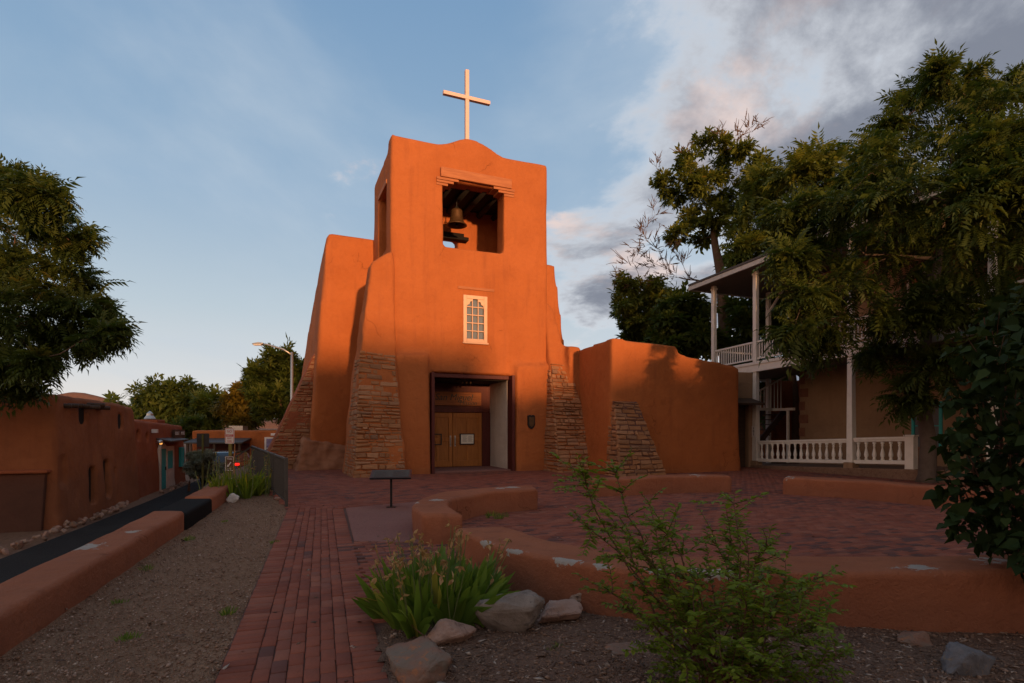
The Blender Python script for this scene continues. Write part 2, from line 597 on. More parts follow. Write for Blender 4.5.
M['gravel'] = ground_mat('gravel_bed', (.205, .122, .075), (.24, .142, .088), (.30, .185, .122))
M['mulch'] = ground_mat('mulch_bed', (.125, .073, .05), (.155, .09, .063), (.21, .13, .095))
M['soil'] = ground_mat('dry_soil', (.17, .10, .068), (.21, .125, .085), (.26, .17, .12), .4)
M['asphalt'] = ground_mat('asphalt', (.030, .030, .031), (.038, .037, .037), (.05, .049, .048), 1.4)
M['concrete'] = ground_mat('pink_concrete', (.25, .12, .10), (.28, .14, .115), (.27, .14, .12), 1.0)
M['hill'] = ground_mat('red_hill', (.24, .11, .07), (.20, .10, .065), (.14, .09, .06), .004)

for nm, cols in {'rock_grey': ((.185, .145, .12), (.25, .20, .168), (.12, .095, .082)),
                 'rock_pink': ((.30, .185, .14), (.36, .235, .185), (.20, .12, .095)),
                 'rock_tan': ((.30, .20, .15), (.36, .25, .19), (.19, .13, .10)),
                 'rock_red': ((.22, .11, .075), (.17, .13, .10), (.30, .13, .065)),
                 'rock_slate': ((.10, .095, .10), (.15, .14, .145), (.22, .16, .11)),
                 'rock_white': ((.50, .46, .42), (.60, .56, .52), (.38, .33, .30))}.items():
    m, k, bs, out = new_mat(nm)
    p = geo_pos(k)
    n = k.noise(p, 6, 6, .65, .4); n2 = k.noise(p, 45, 5, .7)
    c = k.mix(k.sm(n, .35, .65), cols[0], cols[1])
    c = k.mix(k.sm(k.noise(p, 11, 5, .7, 1.0), .55, .66), c, cols[2])
    c = k.mix(k.m('MULTIPLY', k.sm(n2, .55, .7), .4), c, tuple(v * .5 for v in cols[0]))
    k.put(bs.inputs['Base Color'], c)
    bs.inputs['Roughness'].default_value = .9
    bs.inputs['Specular IOR Level'].default_value = .25
    bump(k, bs, k.m('ADD', n, k.m('MULTIPLY', n2, .5)), .7, .02)
    M[nm] = m


def leaf_mat(name, stops, trans=.35, rough=.5, spec=.2):
    m, k, bs, out = new_mat(name)
    c = k.ramp(attr(k, 'tint'), stops)
    k.put(bs.inputs['Base Color'], c)
    bs.inputs['Roughness'].default_value = rough
    bs.inputs['Specular IOR Level'].default_value = spec
    tr = k.n('ShaderNodeBsdfTranslucent')
    k.put(tr.inputs[0], k.mix(1.0, c, (1.25, 1.2, .6), 'MULTIPLY'))
    mx = k.n('ShaderNodeMixShader'); mx.inputs[0].default_value = trans
    m.node_tree.links.new(bs.outputs[0], mx.inputs[1]); m.node_tree.links.new(tr.outputs[0], mx.inputs[2])
    m.node_tree.links.new(mx.outputs[0], out.inputs[0])
    return m


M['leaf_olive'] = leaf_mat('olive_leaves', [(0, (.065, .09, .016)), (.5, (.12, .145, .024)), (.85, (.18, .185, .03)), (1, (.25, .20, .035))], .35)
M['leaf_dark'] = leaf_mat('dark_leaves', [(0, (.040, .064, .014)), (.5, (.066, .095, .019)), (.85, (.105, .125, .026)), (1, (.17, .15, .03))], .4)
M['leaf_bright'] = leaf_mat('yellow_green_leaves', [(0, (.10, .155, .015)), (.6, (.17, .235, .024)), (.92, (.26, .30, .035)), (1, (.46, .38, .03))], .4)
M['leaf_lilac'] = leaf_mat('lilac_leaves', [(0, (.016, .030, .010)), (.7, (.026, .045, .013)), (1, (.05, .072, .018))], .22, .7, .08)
M['leaf_iris'] = leaf_mat('iris_blades', [(0, (.075, .14, .022)), (.6, (.13, .21, .03)), (.9, (.20, .28, .045)), (1, (.40, .32, .07))], .3, .45)
M['leaf_gold'] = leaf_mat('golden_leaves', [(0, (.10, .085, .012)), (.6, (.15, .11, .016)), (1, (.21, .14, .02))])
M['leaf_sage'] = leaf_mat('sage_leaves', [(0, (.18, .20, .15)), (1, (.32, .33, .26))], .2)
M['dry_petal'] = leaf_mat('withered_petals', [(0, (.24, .14, .06)), (.6, (.38, .235, .11)), (1, (.50, .34, .19))], .3, .8)
M['bark'] = flat('bark', (.13, .085, .06), .95, 0, .6, 7, .8, .15)
M['bark_grey'] = flat('grey_bark', (.11, .085, .07), .95, 0, .6, 7, .8, .15)
M['twig'] = flat('thin_twigs', (.14, .075, .055), .9, 0, .4, 20, 0, .15)
M['stalk'] = flat('green_stalk', (.12, .15, .05), .7, 0, .4, 20, 0, .2)

# ------------------------------------------------------------------ ground


def inpoly(X, Y, poly):
    r = np.zeros(X.shape, bool)
    n = len(poly)
    for i in range(n):
        x1, y1 = poly[i]; x2, y2 = poly[(i + 1) % n]
        if y1 == y2: continue
        c = ((y1 > Y) != (y2 > Y)) & (X < (x2 - x1) * (Y - y1) / (y2 - y1) + x1)
        r ^= c
    return r


def catmull(pts, per=10):
    pts = [Vector(p) for p in pts]
    out = []
    for i in range(len(pts) - 1):
        p0 = pts[max(i - 1, 0)]; p1 = pts[i]; p2 = pts[i + 1]; p3 = pts[min(i + 2, len(pts) - 1)]
        for j in range(per):
            t = j / per
            out.append(.5 * ((2 * p1) + (p2 - p0) * t + (2 * p0 - 5 * p1 + 4 * p2 - p3) * t * t + (3 * p1 - p0 - 3 * p2 + p3) * t ** 3))
    out.append(pts[-1])
    return out


ROADZ = -1.0
WX = lambda D: -3.59 - .315 * (D - 3.99)          # inner top edge of the street wall
PL = lambda D: -1.86 - .334 * (D - 3.57)          # path edges
PR = lambda D: -.77 - .334 * (D - 3.57)

# terrain: one sheet to the horizon, lower than the church terrace
rings = [0, 20, 45, 90, 180, 400, 900, 2000, 4200]
vs, fs = [(0, 10, -1.06)], []
NS = 48
for r in rings[1:]:
    for k in range(NS):
        a = 2 * math.pi * k / NS
        vs.append((r * math.cos(a), 10 + r * math.sin(a), -1.06))
for k in range(NS): fs.append((0, 1 + k, 1 + (k + 1) % NS))
for i in range(len(rings) - 2):
    for k in range(NS):
        a0 = 1 + i * NS
        fs.append((a0 + k, a0 + NS + k, a0 + NS + (k + 1) % NS, a0 + (k + 1) % NS))
me = bpy.data.meshes.new('terrain'); me.from_pydata(vs, [], fs)
tag(link('terrain', me, M['soil']), kind='structure')

# hills far behind the street
for (x, y, w, d, h, sd) in ((-1250, 1750, 420, 260, 98, 1), (-560, 2300, 700, 300, 62, 2), (900, 2600, 1100, 400, 70, 3)):
    n = 26
    vs, fs = [], []
    for j in range(n + 1):
        for i in range(n + 1):
            u, v = i / n * 2 - 1, j / n * 2 - 1
            e = max(0, 1 - u * u) * max(0, 1 - v * v)
            z = -4 + h * e * (1 + .5 * noise.noise(Vector((u * 1.8 + sd, v * 1.8, 0)))) 
            vs.append((x + u * w, y + v * d, z))
    for j in range(n):
        for i in range(n):
            a = j * (n + 1) + i
            fs.append((a, a + 1, a + n + 2, a + n + 1))
    me = bpy.data.meshes.new('hill'); me.from_pydata(vs, [], fs)
    me.polygons.foreach_set('use_smooth', np.ones(len(me.polygons), bool))
    tag(link('hill', me, M['hill']), kind='structure')

# church terrace
terr = [(WX(-30) - .25, -30)] + [(WX(D) - .25, D) for D in (0, 6, 12, 15.4)] + [(WX(15.4) - 1.3, 15.6), (WX(20) - 1.6, 20), (-11.6, 24.8), (-19, 46), (30, 46), (30, -30)]
mb = MB(); mb.prism(terr[::-1], -1.4, -.03)
tag(mb.build('terrace', M['soil']), kind='structure')

# street
road = []
for D in (-40, -10, 5, 10, 15, 20, 25, 30, 36):
    road.append((D,))
vs = []
for (D,) in road:
    vs += [(-12 - .32 * (D - 15) + .62 + .08 * math.sin(D), D, ROADZ), (WX(D) - .25 - (0 if D < 16 else .6), D, ROADZ)]
vs += [(-12 - .32 * 24 + 1 - 9, 43, ROADZ), (-4, 43, ROADZ)]
vs = [(x, y, z - .02) for x, y, z in vs]
fs = [(2 * i, 2 * i + 1, 2 * i + 3, 2 * i + 2) for i in range(len(vs) // 2 - 1)]
me = bpy.data.meshes.new('street'); me.from_pydata(vs, [], fs)
tag(link('street', me, M['asphalt']), kind='structure')


def grid_ground(name, poly, step, zfun, mat, kind='structure'):
    xs = np.array([p[0] for p in poly]); ys = np.array([p[1] for p in poly])
    gx = np.arange(xs.min(), xs.max() + step, step); gy = np.arange(ys.min(), ys.max() + step, step)
    X, Y = np.meshgrid(gx, gy)
    idx = -np.ones(X.shape, int)
    cx, cy = X[:-1, :-1] + step / 2, Y[:-1, :-1] + step / 2
    ok = inpoly(cx, cy, poly)
    jj, ii = np.nonzero(ok)
    q = np.stack([jj * X.shape[1] + ii, jj * X.shape[1] + ii + 1, (jj + 1) * X.shape[1] + ii + 1, (jj + 1) * X.shape[1] + ii], 1)
    used, inv = np.unique(q, return_inverse=True)
    inv = inv.reshape(q.shape)
    px, py = X.ravel()[used], Y.ravel()[used]
    z = np.array([zfun(a, c) for a, c in zip(px, py)])
    return tag(link(name, np_mesh(name, np.stack([px, py, z], 1), inv, smooth=True), mat), kind=kind)


gravel_poly = [(WX(.3) + .02, .3)] + [(WX(D) - .05, D) for D in (4, 8, 12, 15.2)] + [(-7.15, 16.2), (-4.62, 11.6), (PL(11.3) + .06, 11.3), (PL(.3) + .06, .3)]
grid_ground('gravel_bed', gravel_poly, .09, lambda x, y: -.012 + .012 * noise.noise(Vector((x * 1.6, y * 1.6, 0))) + .006 * noise.noise(Vector((x * 9, y * 9, 3))), M['gravel'])
bed_poly = [(PR(.3) - .05, .3), (PR(4.3) - .02, 4.3), (-.95, 6.2), (-.70, 6.75), (-.3, 6.5), (.3, 5.6), (1.2, 5.0), (2.6, 4.9), (4.4, 4.8), (9, 5.2), (9, .3)]
def bedz(x, y):
    return .005 + .035 * noise.noise(Vector((x * .9, y * .9, 5))) + .012 * noise.noise(Vector((x * 8, y * 8, 3)))
grid_ground('mulch_bed', bed_poly, .06, bedz, M['mulch'])

# pink concrete slab under the lectern sign
slab = [(-2.22, 8.0), (-1.15, 7.88), (-1.2, 12.2), (-3.3, 11.3)]
mb = MB(); mb.prism([(-2.22, 8.0), (-1.12, 7.88), (-1.5, 9.6), (-1.35, 11.0), (-2.05, 12.25), (-3.3, 11.3)], -.06, .016)
tag(mb.build('concrete_slab', M['concrete'], bevel=.01), kind='structure')
slab_poly = [(-2.24, 7.98), (-1.12, 7.86), (-1.5, 9.6), (-1.35, 11.0), (-2.05, 12.29), (-3.32, 11.3)]

# mortar sheet and the bricks
plaza = [(PR(4.2) - .23, 4.2), (PR(4.3), 4.3), (-.93, 6.25), (-.55, 7.0), (0.2, 6.2), (1.3, 5.3), (2.8, 5.1), (4.3, 5.3), (9, 5.8), (13.5, 7), (13.5, 14), (9.2, 24.8), (6, 26), (-2, 26), (-9.8, 24.6), (-8.9, 20), (-7.2, 16.2), (-4.55, 11.55), (PL(11.2), 11.2), (PL(11.2) + .1, 11.2)]
field = [(PL(1), 1)] + [(PL(11.3), 11.3), (PR(11.3), 11.3), (PR(1), 1)]
def sheet(name, poly, z, mat):
    me = bpy.data.meshes.new(name); me.from_pydata([(x, y, z) for x, y in poly], [], [tuple(range(len(poly)))])
    bm = bmesh.new(); bm.from_mesh(me); bmesh.ops.triangulate(bm, faces=bm.faces); bmesh.ops.recalc_face_normals(bm, faces=bm.faces)
    for f in bm.faces:
        if f.normal.z < 0: f.normal_flip()
    bm.to_mesh(me); bm.free()
    return tag(link(name, me, mat), kind='structure')
sheet('paving_bed', plaza, -.006, M['mortar'])
sheet('path_bed', [(x + (.012 if i > 1 else -.012), y) for i, (x, y) in enumerate(field)], -.002, M['mortar'])

rg = np.random.default_rng(3)


def bricks(name, polys, nots, ang, L=.2, W=.1, gap=.0055, top=.013, org=(0, 0), tintshift=0.0, stagger=True):
    ux, uy = math.cos(ang), math.sin(ang)
    vx, vy = -uy, ux
    allp = np.array([p for q in polys for p in q])
    a = (allp[:, 0] - org[0]) * ux + (allp[:, 1] - org[1]) * uy
    c = (allp[:, 0] - org[0]) * vx + (allp[:, 1] - org[1]) * vy
    rows = np.arange(math.floor(c.min() / W), math.ceil(c.max() / W) + 1)
    cols = np.arange(math.floor(a.min() / L), math.ceil(a.max() / L) + 1)
    Rr, Cc = np.meshgrid(rows, cols, indexing='ij')
    A = (Cc + (.5 * (Rr % 2) if stagger else 0)) * L + L / 2; B = Rr * W + W / 2
    A, B = A.ravel(), B.ravel()
    X = org[0] + A * ux + B * vx; Y = org[1] + A * uy + B * vy
    ok = np.zeros(X.shape, bool)
    for q in polys: ok |= inpoly(X, Y, q)
    for q in nots: ok &= ~inpoly(X, Y, q)
    A, B, X, Y = A[ok], B[ok], X[ok], Y[ok]
    n = len(X)
    hl, hw = L / 2 - gap / 2, W / 2 - gap / 2
    b_ = .006
    T = np.array([(-hl, -hw, -1), (hl, -hw, -1), (hl, hw, -1), (-hl, hw, -1),
                  (-hl, -hw, 0), (hl, -hw, 0), (hl, hw, 0), (-hl, hw, 0),
                  (-hl + b_, -hw + b_, 1), (hl - b_, -hw + b_, 1), (hl - b_, hw - b_, 1), (-hl + b_, hw - b_, 1)])
    rot = rg.normal(0, .010, n)
    la = T[None, :, 0] * np.cos(rot)[:, None] - T[None, :, 1] * np.sin(rot)[:, None] + rg.normal(0, .0018, n)[:, None]
    lb = T[None, :, 0] * np.sin(rot)[:, None] + T[None, :, 1] * np.cos(rot)[:, None] + rg.normal(0, .0018, n)[:, None]
    xw = X[:, None] + la * ux + lb * vx; yw = Y[:, None] + la * uy + lb * vy
    zt = top + rg.normal(0, .0018, n) + .006 * np.sin(X * 1.3 + Y * .7) * .6
    tilt = rg.normal(0, .010, (n, 2))
    z = np.where(T[None, :, 2] < 0, -.03, np.where(T[None, :, 2] > 0, zt[:, None], zt[:, None] - .005)) + (T[None, :, 0] * tilt[:, :1] + T[None, :, 1] * tilt[:, 1:]) * (T[None, :, 2] >= 0)
    V = np.stack([xw, yw, z], 2).reshape(-1, 3)
    fq = np.array([(0, 1, 5, 4), (1, 2, 6, 5), (2, 3, 7, 6), (3, 0, 4, 7), (4, 5, 9, 8), (5, 6, 10, 9), (6, 7, 11, 10), (7, 4, 8, 11), (8, 9, 10, 11)])
    Fq = (fq[None] + (np.arange(n) * 12)[:, None, None]).reshape(-1, 4)
    # patches of older, darker brick
    pt = np.array([noise.noise(Vector((x * .45, y * .45, 2))) for x, y in zip(X, Y)])
    t = np.clip(rg.random(n) * .95 + np.clip(pt, -.3, .5) * .35 + tintshift, 0, 1)
    me = np_mesh(name, V, Fq, np.repeat(t, 9))
    return tag(link(name, me, M['brick']), kind='structure')


pdir = math.atan2(1, -.334)
pn = (math.sin(pdir), -math.cos(pdir))
bw = .225
def strip(d0, d1, D0=1.0, D1=11.25):   # band of the path between offsets d0,d1 right of its left edge
    q = lambda D, d: (PL(D) + d, D)
    return [q(D0, d0), q(D1, d0), q(D1, d1), q(D0, d1)]
o = (PL(3.57), 3.57)
pw = PR(3.57) - PL(3.57)
cw = .105
sn = math.sin(pdir)
bricks('path_paving', [strip(.19, pw - .19)], [], pdir, .205, .102, org=(o[0] + .2125 * math.sin(pdir), o[1] - .2125 * math.cos(pdir)))
bricks('path_border', [strip(-.02, .215)], [], pdir - math.pi / 2, .2095, .102, org=(o[0], o[1]), tintshift=-.02, stagger=False)
bricks('path_border', [strip(pw - .215, pw + .02)], [], pdir - math.pi / 2, .2095, .102, org=(o[0] + (pw * sn - .2095) * math.sin(pdir), o[1] - (pw * sn - .2095) * math.cos(pdir)), tintshift=-.02, stagger=False)
bricks('plaza_paving', [plaza], [slab_poly, strip(-.02, pw + .02, 0, 11.25)], R(23), .2, .1, org=(-2.88, 20), tintshift=.06)


# ------------------------------------------------------------------ scattered gravel and chips
def scatter(name, poly, n, size, mat, flatk=.5, elong=1.0, zf=None, near=2.5, power=1.2):
    xs = [p[0] for p in poly]; ys = [p[1] for p in poly]
    X = rg.uniform(min(xs), max(xs), n * 4); Y = rg.uniform(min(ys), max(ys), n * 4)
    keep = inpoly(X, Y, poly) & (rg.random(n * 4) < (near / np.maximum(Y, near)) ** power)
    X, Y = X[keep][:n], Y[keep][:n]
    n = len(X)
    T = np.array([(1, 0, 0), (0, 1, 0), (-1, 0, 0), (0, -1, 0), (0, 0, 1), (0, 0, -1)], float)
    J = T[None] * (1 + rg.uniform(-.35, .35, (n, 6, 1))) + rg.uniform(-.18, .18, (n, 6, 3))
    s = size * np.exp(rg.normal(0, .38, n))
    J = J * s[:, None, None] * np.array([elong, 1.0 / math.sqrt(elong), flatk])
    a = rg.uniform(0, 2 * math.pi, n); ti = rg.normal(0, .25, n)
    x = J[:, :, 0] * np.cos(ti)[:, None] - J[:, :, 2] * np.sin(ti)[:, None]
    z = J[:, :, 0] * np.sin(ti)[:, None] + J[:, :, 2] * np.cos(ti)[:, None]
    xx = x * np.cos(a)[:, None] - J[:, :, 1] * np.sin(a)[:, None]; yy = x * np.sin(a)[:, None] + J[:, :, 1] * np.cos(a)[:, None]
    z0 = np.array([zf(p, q) if zf else 0 for p, q in zip(X, Y)])
    V = np.stack([xx + X[:, None], yy + Y[:, None], z + (z0 + s * flatk * .45)[:, None]], 2).reshape(-1, 3)
    f = np.array([(0, 1, 4), (1, 2, 4), (2, 3, 4), (3, 0, 4), (1, 0, 5), (2, 1, 5), (3, 2, 5), (0, 3, 5)])
    Fq = (f[None] + (np.arange(n) * 6)[:, None, None]).reshape(-1, 3)
    return tag(link(name, np_mesh(name, V, Fq, np.repeat(rg.random(n), 8)), mat), kind='stuff')


gp = [(WX(2) + .03, 2), (WX(14.5) + .05, 14.5), (-6.6, 15), (-4.65, 11.5), (PL(11) - .02, 11), (PL(2) - .01, 2)]
scatter('loose_gravel', gp, 42000, .0068, M['pebble'], .65, 1.15, near=3.5, power=1.3)
bp_ = [(PR(2) + .01, 2), (PR(4.2) + .03, 4.2), (-.85, 6.1), (-.5, 6.4), (.4, 5.35), (1.3, 4.8), (2.6, 4.65), (4.2, 4.8), (6, 5), (6, 2)]
scatter('leaf_litter', [(-6, 2), (-6, 12), (6, 12), (6, 2)], 420, .017, M['chip'], .12, 1.5, lambda x, y: .018, near=4, power=.8)
scatter('mulch_chips', bp_, 22000, .0095, M['chip'], .3, 2.4, bedz, near=3.5, power=1.2)
scatter('bed_gravel', bp_, 9000, .008, M['pebble'], .6, 1.1, bedz, near=3.5, power=1.2)


# ------------------------------------------------------------------ seat walls
def seat_wall(name, outer, inner, h, label, cat, mat, wear=(), group=None, z0=-.12, rr=.055, amp=.016, step=.06, h2=None):
    """mud-plastered low wall swept between two plan curves"""
    o = catmull([(x, y, 0) for x, y in outer], 12); i_ = catmull([(x, y, 0) for x, y in inner], 12)
    def resample(c, n):
        L = [0]
        for a, b2 in zip(c, c[1:]): L.append(L[-1] + (b2 - a).length)
        return [Vector((float(np.interp(t * L[-1], L, [p.x for p in c])), float(np.interp(t * L[-1], L, [p.y for p in c])), 0)) for t in np.linspace(0, 1, n)], L[-1]
    n = max(8, int(sum((b2 - a).length for a, b2 in zip(o, o[1:])) / step))
    o, Lo = resample(o, n); i_, _ = resample(i_, n)
    K = 7
    vs = []
    prof_n = 0
    for s in range(n):
        w = (i_[s] - o[s]); W = w.length; w.normalize()
        if h2 is not None:
            hh = h + (h2 - h) * max(0, min(1, (s / (n - 1) - .45) / .3))
        else: hh = h
        e = min(s, n - 1 - s) / (n - 1) * Lo
        sh = 1.0 if e > rr else math.sin(math.acos(max(0, 1 - e / rr))) if e > 0 else 0.0
        r2 = rr
        top = hh - rr * (1 - sh)
        ins = rr * .5 * (1 - sh)
        prof = []
        for q in range(9): prof.append((ins, z0 + (top - r2 - z0) * q / 9))
        for q in range(K): a = math.pi / 2 * q / (K - 1); prof.append((ins + r2 * (1 - math.cos(a)), top - r2 + r2 * math.sin(a)))
        for q in range(1, 7): prof.append((ins + r2 + (W - 2 * ins - 2 * r2) * q / 7, top))
        for q in range(K): a = math.pi / 2 * (1 - q / (K - 1)); prof.append((W - ins - r2 * (1 - math.cos(a)), top - r2 + r2 * math.sin(a)))
        for q in range(9): prof.append((W - ins, top - r2 - (top - r2 - z0) * (q + 1) / 9))
        prof_n = len(prof)
        for d, z in prof:
            p = o[s] + w * d
            vs.append(Vector((p.x, p.y, z)))
    fs = []
    for s in range(n - 1):
        for k in range(prof_n - 1):
            a = s * prof_n + k
            fs.append((a, a + 1, a + prof_n + 1, a + prof_n))
    fs.append(tuple(range(prof_n))); fs.append(tuple(range((n - 1) * prof_n, n * prof_n))[::-1])
    out = []
    for p in vs:
        q = p.copy()
        f = 1.3
        q += Vector((noise.noise(p * f), noise.noise(p * f + Vector((9, 0, 0))), noise.noise(p * f + Vector((0, 9, 0))) * .8)) * amp * 1.6
        q += Vector((noise.noise(p * 6), noise.noise(p * 6 + Vector((5, 0, 0))), noise.noise(p * 6 + Vector((0, 5, 0))))) * amp * .25
        out.append(q)
    me = bpy.data.meshes.new(name); me.from_pydata(out, [], fs)
    bm = bmesh.new(); bm.from_mesh(me); bmesh.ops.recalc_face_normals(bm, faces=bm.faces); bm.to_mesh(me); bm.free()
    me.polygons.foreach_set('use_smooth', np.ones(len(me.polygons), bool))
    a = me.attributes.new('wear', 'FLOAT', 'POINT')
    wv = np.zeros(len(out), np.float32)
    for (x, y, z, rx, rz, *tg) in wear:
        for j, p in enumerate(out):
            if abs(p.x - x) + abs(p.y - y) > 1.2: continue
            ex, ey = p.x - x, p.y - y
            if tg:
                et = ex * tg[0] + ey * tg[1]; er = -ex * tg[1] + ey * tg[0]
                q_ = (et / rx) ** 2 + (er / .05) ** 2
            else: q_ = (ex * ex + ey * ey) / rx ** 2
            wv[j] = max(wv[j], math.exp(-q_ - ((p.z - z) / rz) ** 2))
    a.data.foreach_set('value', wv)
    return tag(link(name, me, mat), label, cat, group)


cx, cy, RR = 2.68, 8.2, 3.68
ang = [205, 212, 222, 233, 244, 255, 266, 277, 288, 299, 312, 325, 338]
rad_o = [3.70, 3.72, 3.78, 3.86, 3.86, 3.72, 3.62, 3.62, 3.62, 3.66, 3.7, 3.75, 3.8]
outer = [(cx + r * math.cos(R(a)), cy + r * math.sin(R(a))) for a, r in zip(ang, rad_o)]
inner = [(cx + (r - .62) * math.cos(R(a)), cy + (r - .62) * math.sin(R(a))) for a, r in zip(ang, rad_o)]
WR_R = [(3.3, 4.62, .5, .16, .1), (4.0, 4.75, .56, .28, .1), (4.4, 4.6, .56, .3, .1), (4.9, 4.8, .56, .4, .1)]
outer = outer[:7] + [(3.3, 4.46), (4.2, 4.36), (5.6, 4.38), (7.4, 4.6)]
inner = inner[:7] + [(3.3, 5.09), (4.2, 4.99), (5.55, 5.01), (7.3, 5.25)]
wr = []
for px, py, s1, s2 in ((528, 537, .17, .07), (545, 545, .15, .09), (576, 559, .15, .06), (604, 567, .11, .08), (583, 540, .16, .05), (648, 545, .13, .06), (700, 572, .17, .06), (724, 570, .15, .05), (870, 557, .13, .06), (893, 577, .12, .06), (665, 566, .14, .05)):
    D = (EYE - .40) * F_PX / (py - HOR)
    p = at(px, py, D)
    if py > 533 and not 538 < py < 545.5 or px == 545:
        a_ = math.degrees(math.atan2(p.y - cy, p.x - cx)) % 360
        r_e = float(np.interp(a_, ang, rad_o)) - .012
        wr.append((cx + (r_e - .02) * math.cos(R(a_)), cy + (r_e - .02) * math.sin(R(a_)), .415, s1 * 1.25, .075, -math.sin(R(a_)), math.cos(R(a_))))
        continue
    wr.append((p.x, p.y, .385, s1 * .75, .075))
wr += WR_R
seat_wall('curved_seat_wall', outer, inner, .43, 'long curving mud-plastered seat wall in the foreground with chipped white patches along its edge', 'seat wall', M['adobe_bench'], wr, h2=.56)
wr2 = []
for px, py, s1 in ((513, 488, .2), (437, 501, .16), (500, 489, .15), (414, 503, .12)):
    D = (EYE - .41) * F_PX / (py - HOR); p = at(px, py, D); wr2.append((p.x, p.y, .41, s1, .08))
seat_wall('curved_bench', [(-1.21, 7.78), (-1.52, 8.7), (-1.52, 9.66), (-1.16, 10.7), (-.51, 11.3), (.45, 11.75)],
          [(-.66, 7.83), (-.96, 8.7), (-.99, 9.3), (-.78, 9.9), (-.40, 10.5), (.50, 11.05)], .42,
          'short hooked mud-plastered bench standing beside the pink concrete slab', 'bench', M['adobe_bench'], wr2)
seat_wall('plaza_bench', [(1.95, 13.15), (3.0, 13.45), (4.2, 13.9), (5.45, 14.1)], [(1.75, 13.65), (2.9, 13.98), (4.15, 14.45), (5.5, 14.62)], .42,
          'low straight mud-plastered bench in front of the stone buttress of the low side block', 'bench', M['adobe_bench'], [(4.6, 14.2, .4, .25, .08)])
seat_wall('plaza_bench', [(6.5, 13.65), (7.6, 12.75), (8.35, 11.75), (8.8, 10.6), (8.9, 9.4)], [(6.8, 14.1), (8.0, 13.1), (8.8, 12.0), (9.3, 10.8), (9.42, 9.4)], .42,
          'low mud-plastered bench curving right, in front of the white balustrade', 'bench', M['adobe_bench'], [(6.6, 13.8, .4, .3, .08)])

# street wall
Ds = [1, 3, 5, 7, 9.0]
wv_ = [(WX(6.3) - .48, 6.3, .27, .28, .08), (WX(7.2) - .2, 7.2, .29, .12, .05), (WX(14.5) - .4, 14.6, .29, .5, .3)]
seat_wall('street_wall', [(WX(D), D) for D in Ds], [(WX(D) - .52, D) for D in Ds], .29,
          'long low mud-plastered wall between the street and the gravel bed', 'wall', M['adobe_bench'], wv_, z0=-1.1, rr=.06)
seat_wall('wall_gap_cover', [(WX(D) + .02, D) for D in (8.97, 9.6, 10.3, 10.95)], [(WX(D) - .56, D) for D in (8.97, 9.6, 10.3, 10.95)], .25,
          'black coated section crossing the low street wall', 'wall section', M['black_paint'], z0=-1.1, rr=.05, amp=.005)
seat_wall('street_wall', [(WX(D), D) for D in (10.93, 12, 13.5, 15)], [(WX(D) - .52, D) for D in (10.93, 12, 13.5, 15)], .29,
          'short far end of the low street wall, beyond the black section', 'wall', M['adobe_bench'], [(WX(14.6) - .3, 14.7, .29, .45, .2)], z0=-1.1, rr=.06)
# ------------------------------------------------------------------ church
church = thing('adobe_church', 'tall orange adobe mission church with bell tower, gable cross and stone-faced buttresses', 'church', (-2.88, 20, 0), R(23))
S0, S1 = -1.38, 4.65
T = MB()
# bell tower: front outline with its curved parapet
out = [(S0 - .05, -.3), (S0, 7.0), (S0 + .02, 11.66), (-.6, 11.62), (.2, 11.62), (.55, 11.68), (.85, 11.82), (1.15, 11.98), (1.5, 12.05), (1.85, 12.0), (2.2, 11.88), (2.6, 11.68), (3.0, 11.60), (3.8, 11.60), (S1 - .03, 11.62), (S1, 7.0), (S1 + .05, -.3)]
out = [(x, z + (.07 if z > 8 else 0)) for x, z in out]
T.prism_y(out, 0, .75)
T.hexa([(S0 - .05, .02, -.3), (S1 + .05, .02, -.3), (S1 + .05, 3.7, -.3), (S0 - .05, 3.7, -.3)],
       [(S0 + .02, .02, 11.45), (S1 - .03, .02, 11.45), (S1 - .03, 3.6, 11.3), (S0 + .02, 3.6, 11.3)])
# shallow plaster piers either side of the door
T.hexa([(-1.32, -.36, -.3), (-.02, -.36, -.3), (-.02, .3, -.3), (-1.32, .3, -.3)], [(-1.3, -.26, 4.05), (-.10, -.26, 4.15), (-.12, .3, 4.35), (-1.3, .3, 4.3)])
T.hexa([(3.16, -.36, -.3), (4.75, -.36, -.3), (4.75, .3, -.3), (3.16, .3, -.3)], [(3.22, -.25, 3.9), (4.70, -.25, 4.0), (4.7, .3, 4.25), (3.24, .3, 4.2)])
cut = MB()
cut.box(.49, 2.80, -.6, 1.0, 8.06, 10.42)                # belfry front
cut.box(-.72, 4.0, .72, 3.05, 8.06, 10.95)               # chamber
cut.box(-2.2, -.5, .85, 2.35, 8.0, 10.25)                # left side opening
cut.box(3.8, 5.5, .85, 2.35, 8.0, 10.25)                 # right side opening
cut.box(.35, 1.98, 2.8, 4.2, 8.32, 9.42)                 # rear opening
cut.box(0.0, 3.14, -.8, 2.12, -.4, 3.55)                 # portal
cut.box(1.27, 2.09, -.6, .30, 4.78, 6.32)                # window
adobe('bell_tower', T, cut, M['adobe'], church, voxel=.085, smooth=5, amp=.03)

# nave
N = MB()
N.hexa([(-3.85, 3.5, -.3), (8.0, 3.5, -.3), (8.0, 26, -.3), (-3.85, 26, -.3)],
       [(-3.16, 3.5, 9.22), (6.75, 3.5, 9.05), (6.2, 25, 8.6), (-2.6, 25, 8.6)])
adobe('nave', N, None, M['adobe'], church, voxel=.16, smooth=3, amp=.05, freq=.35)

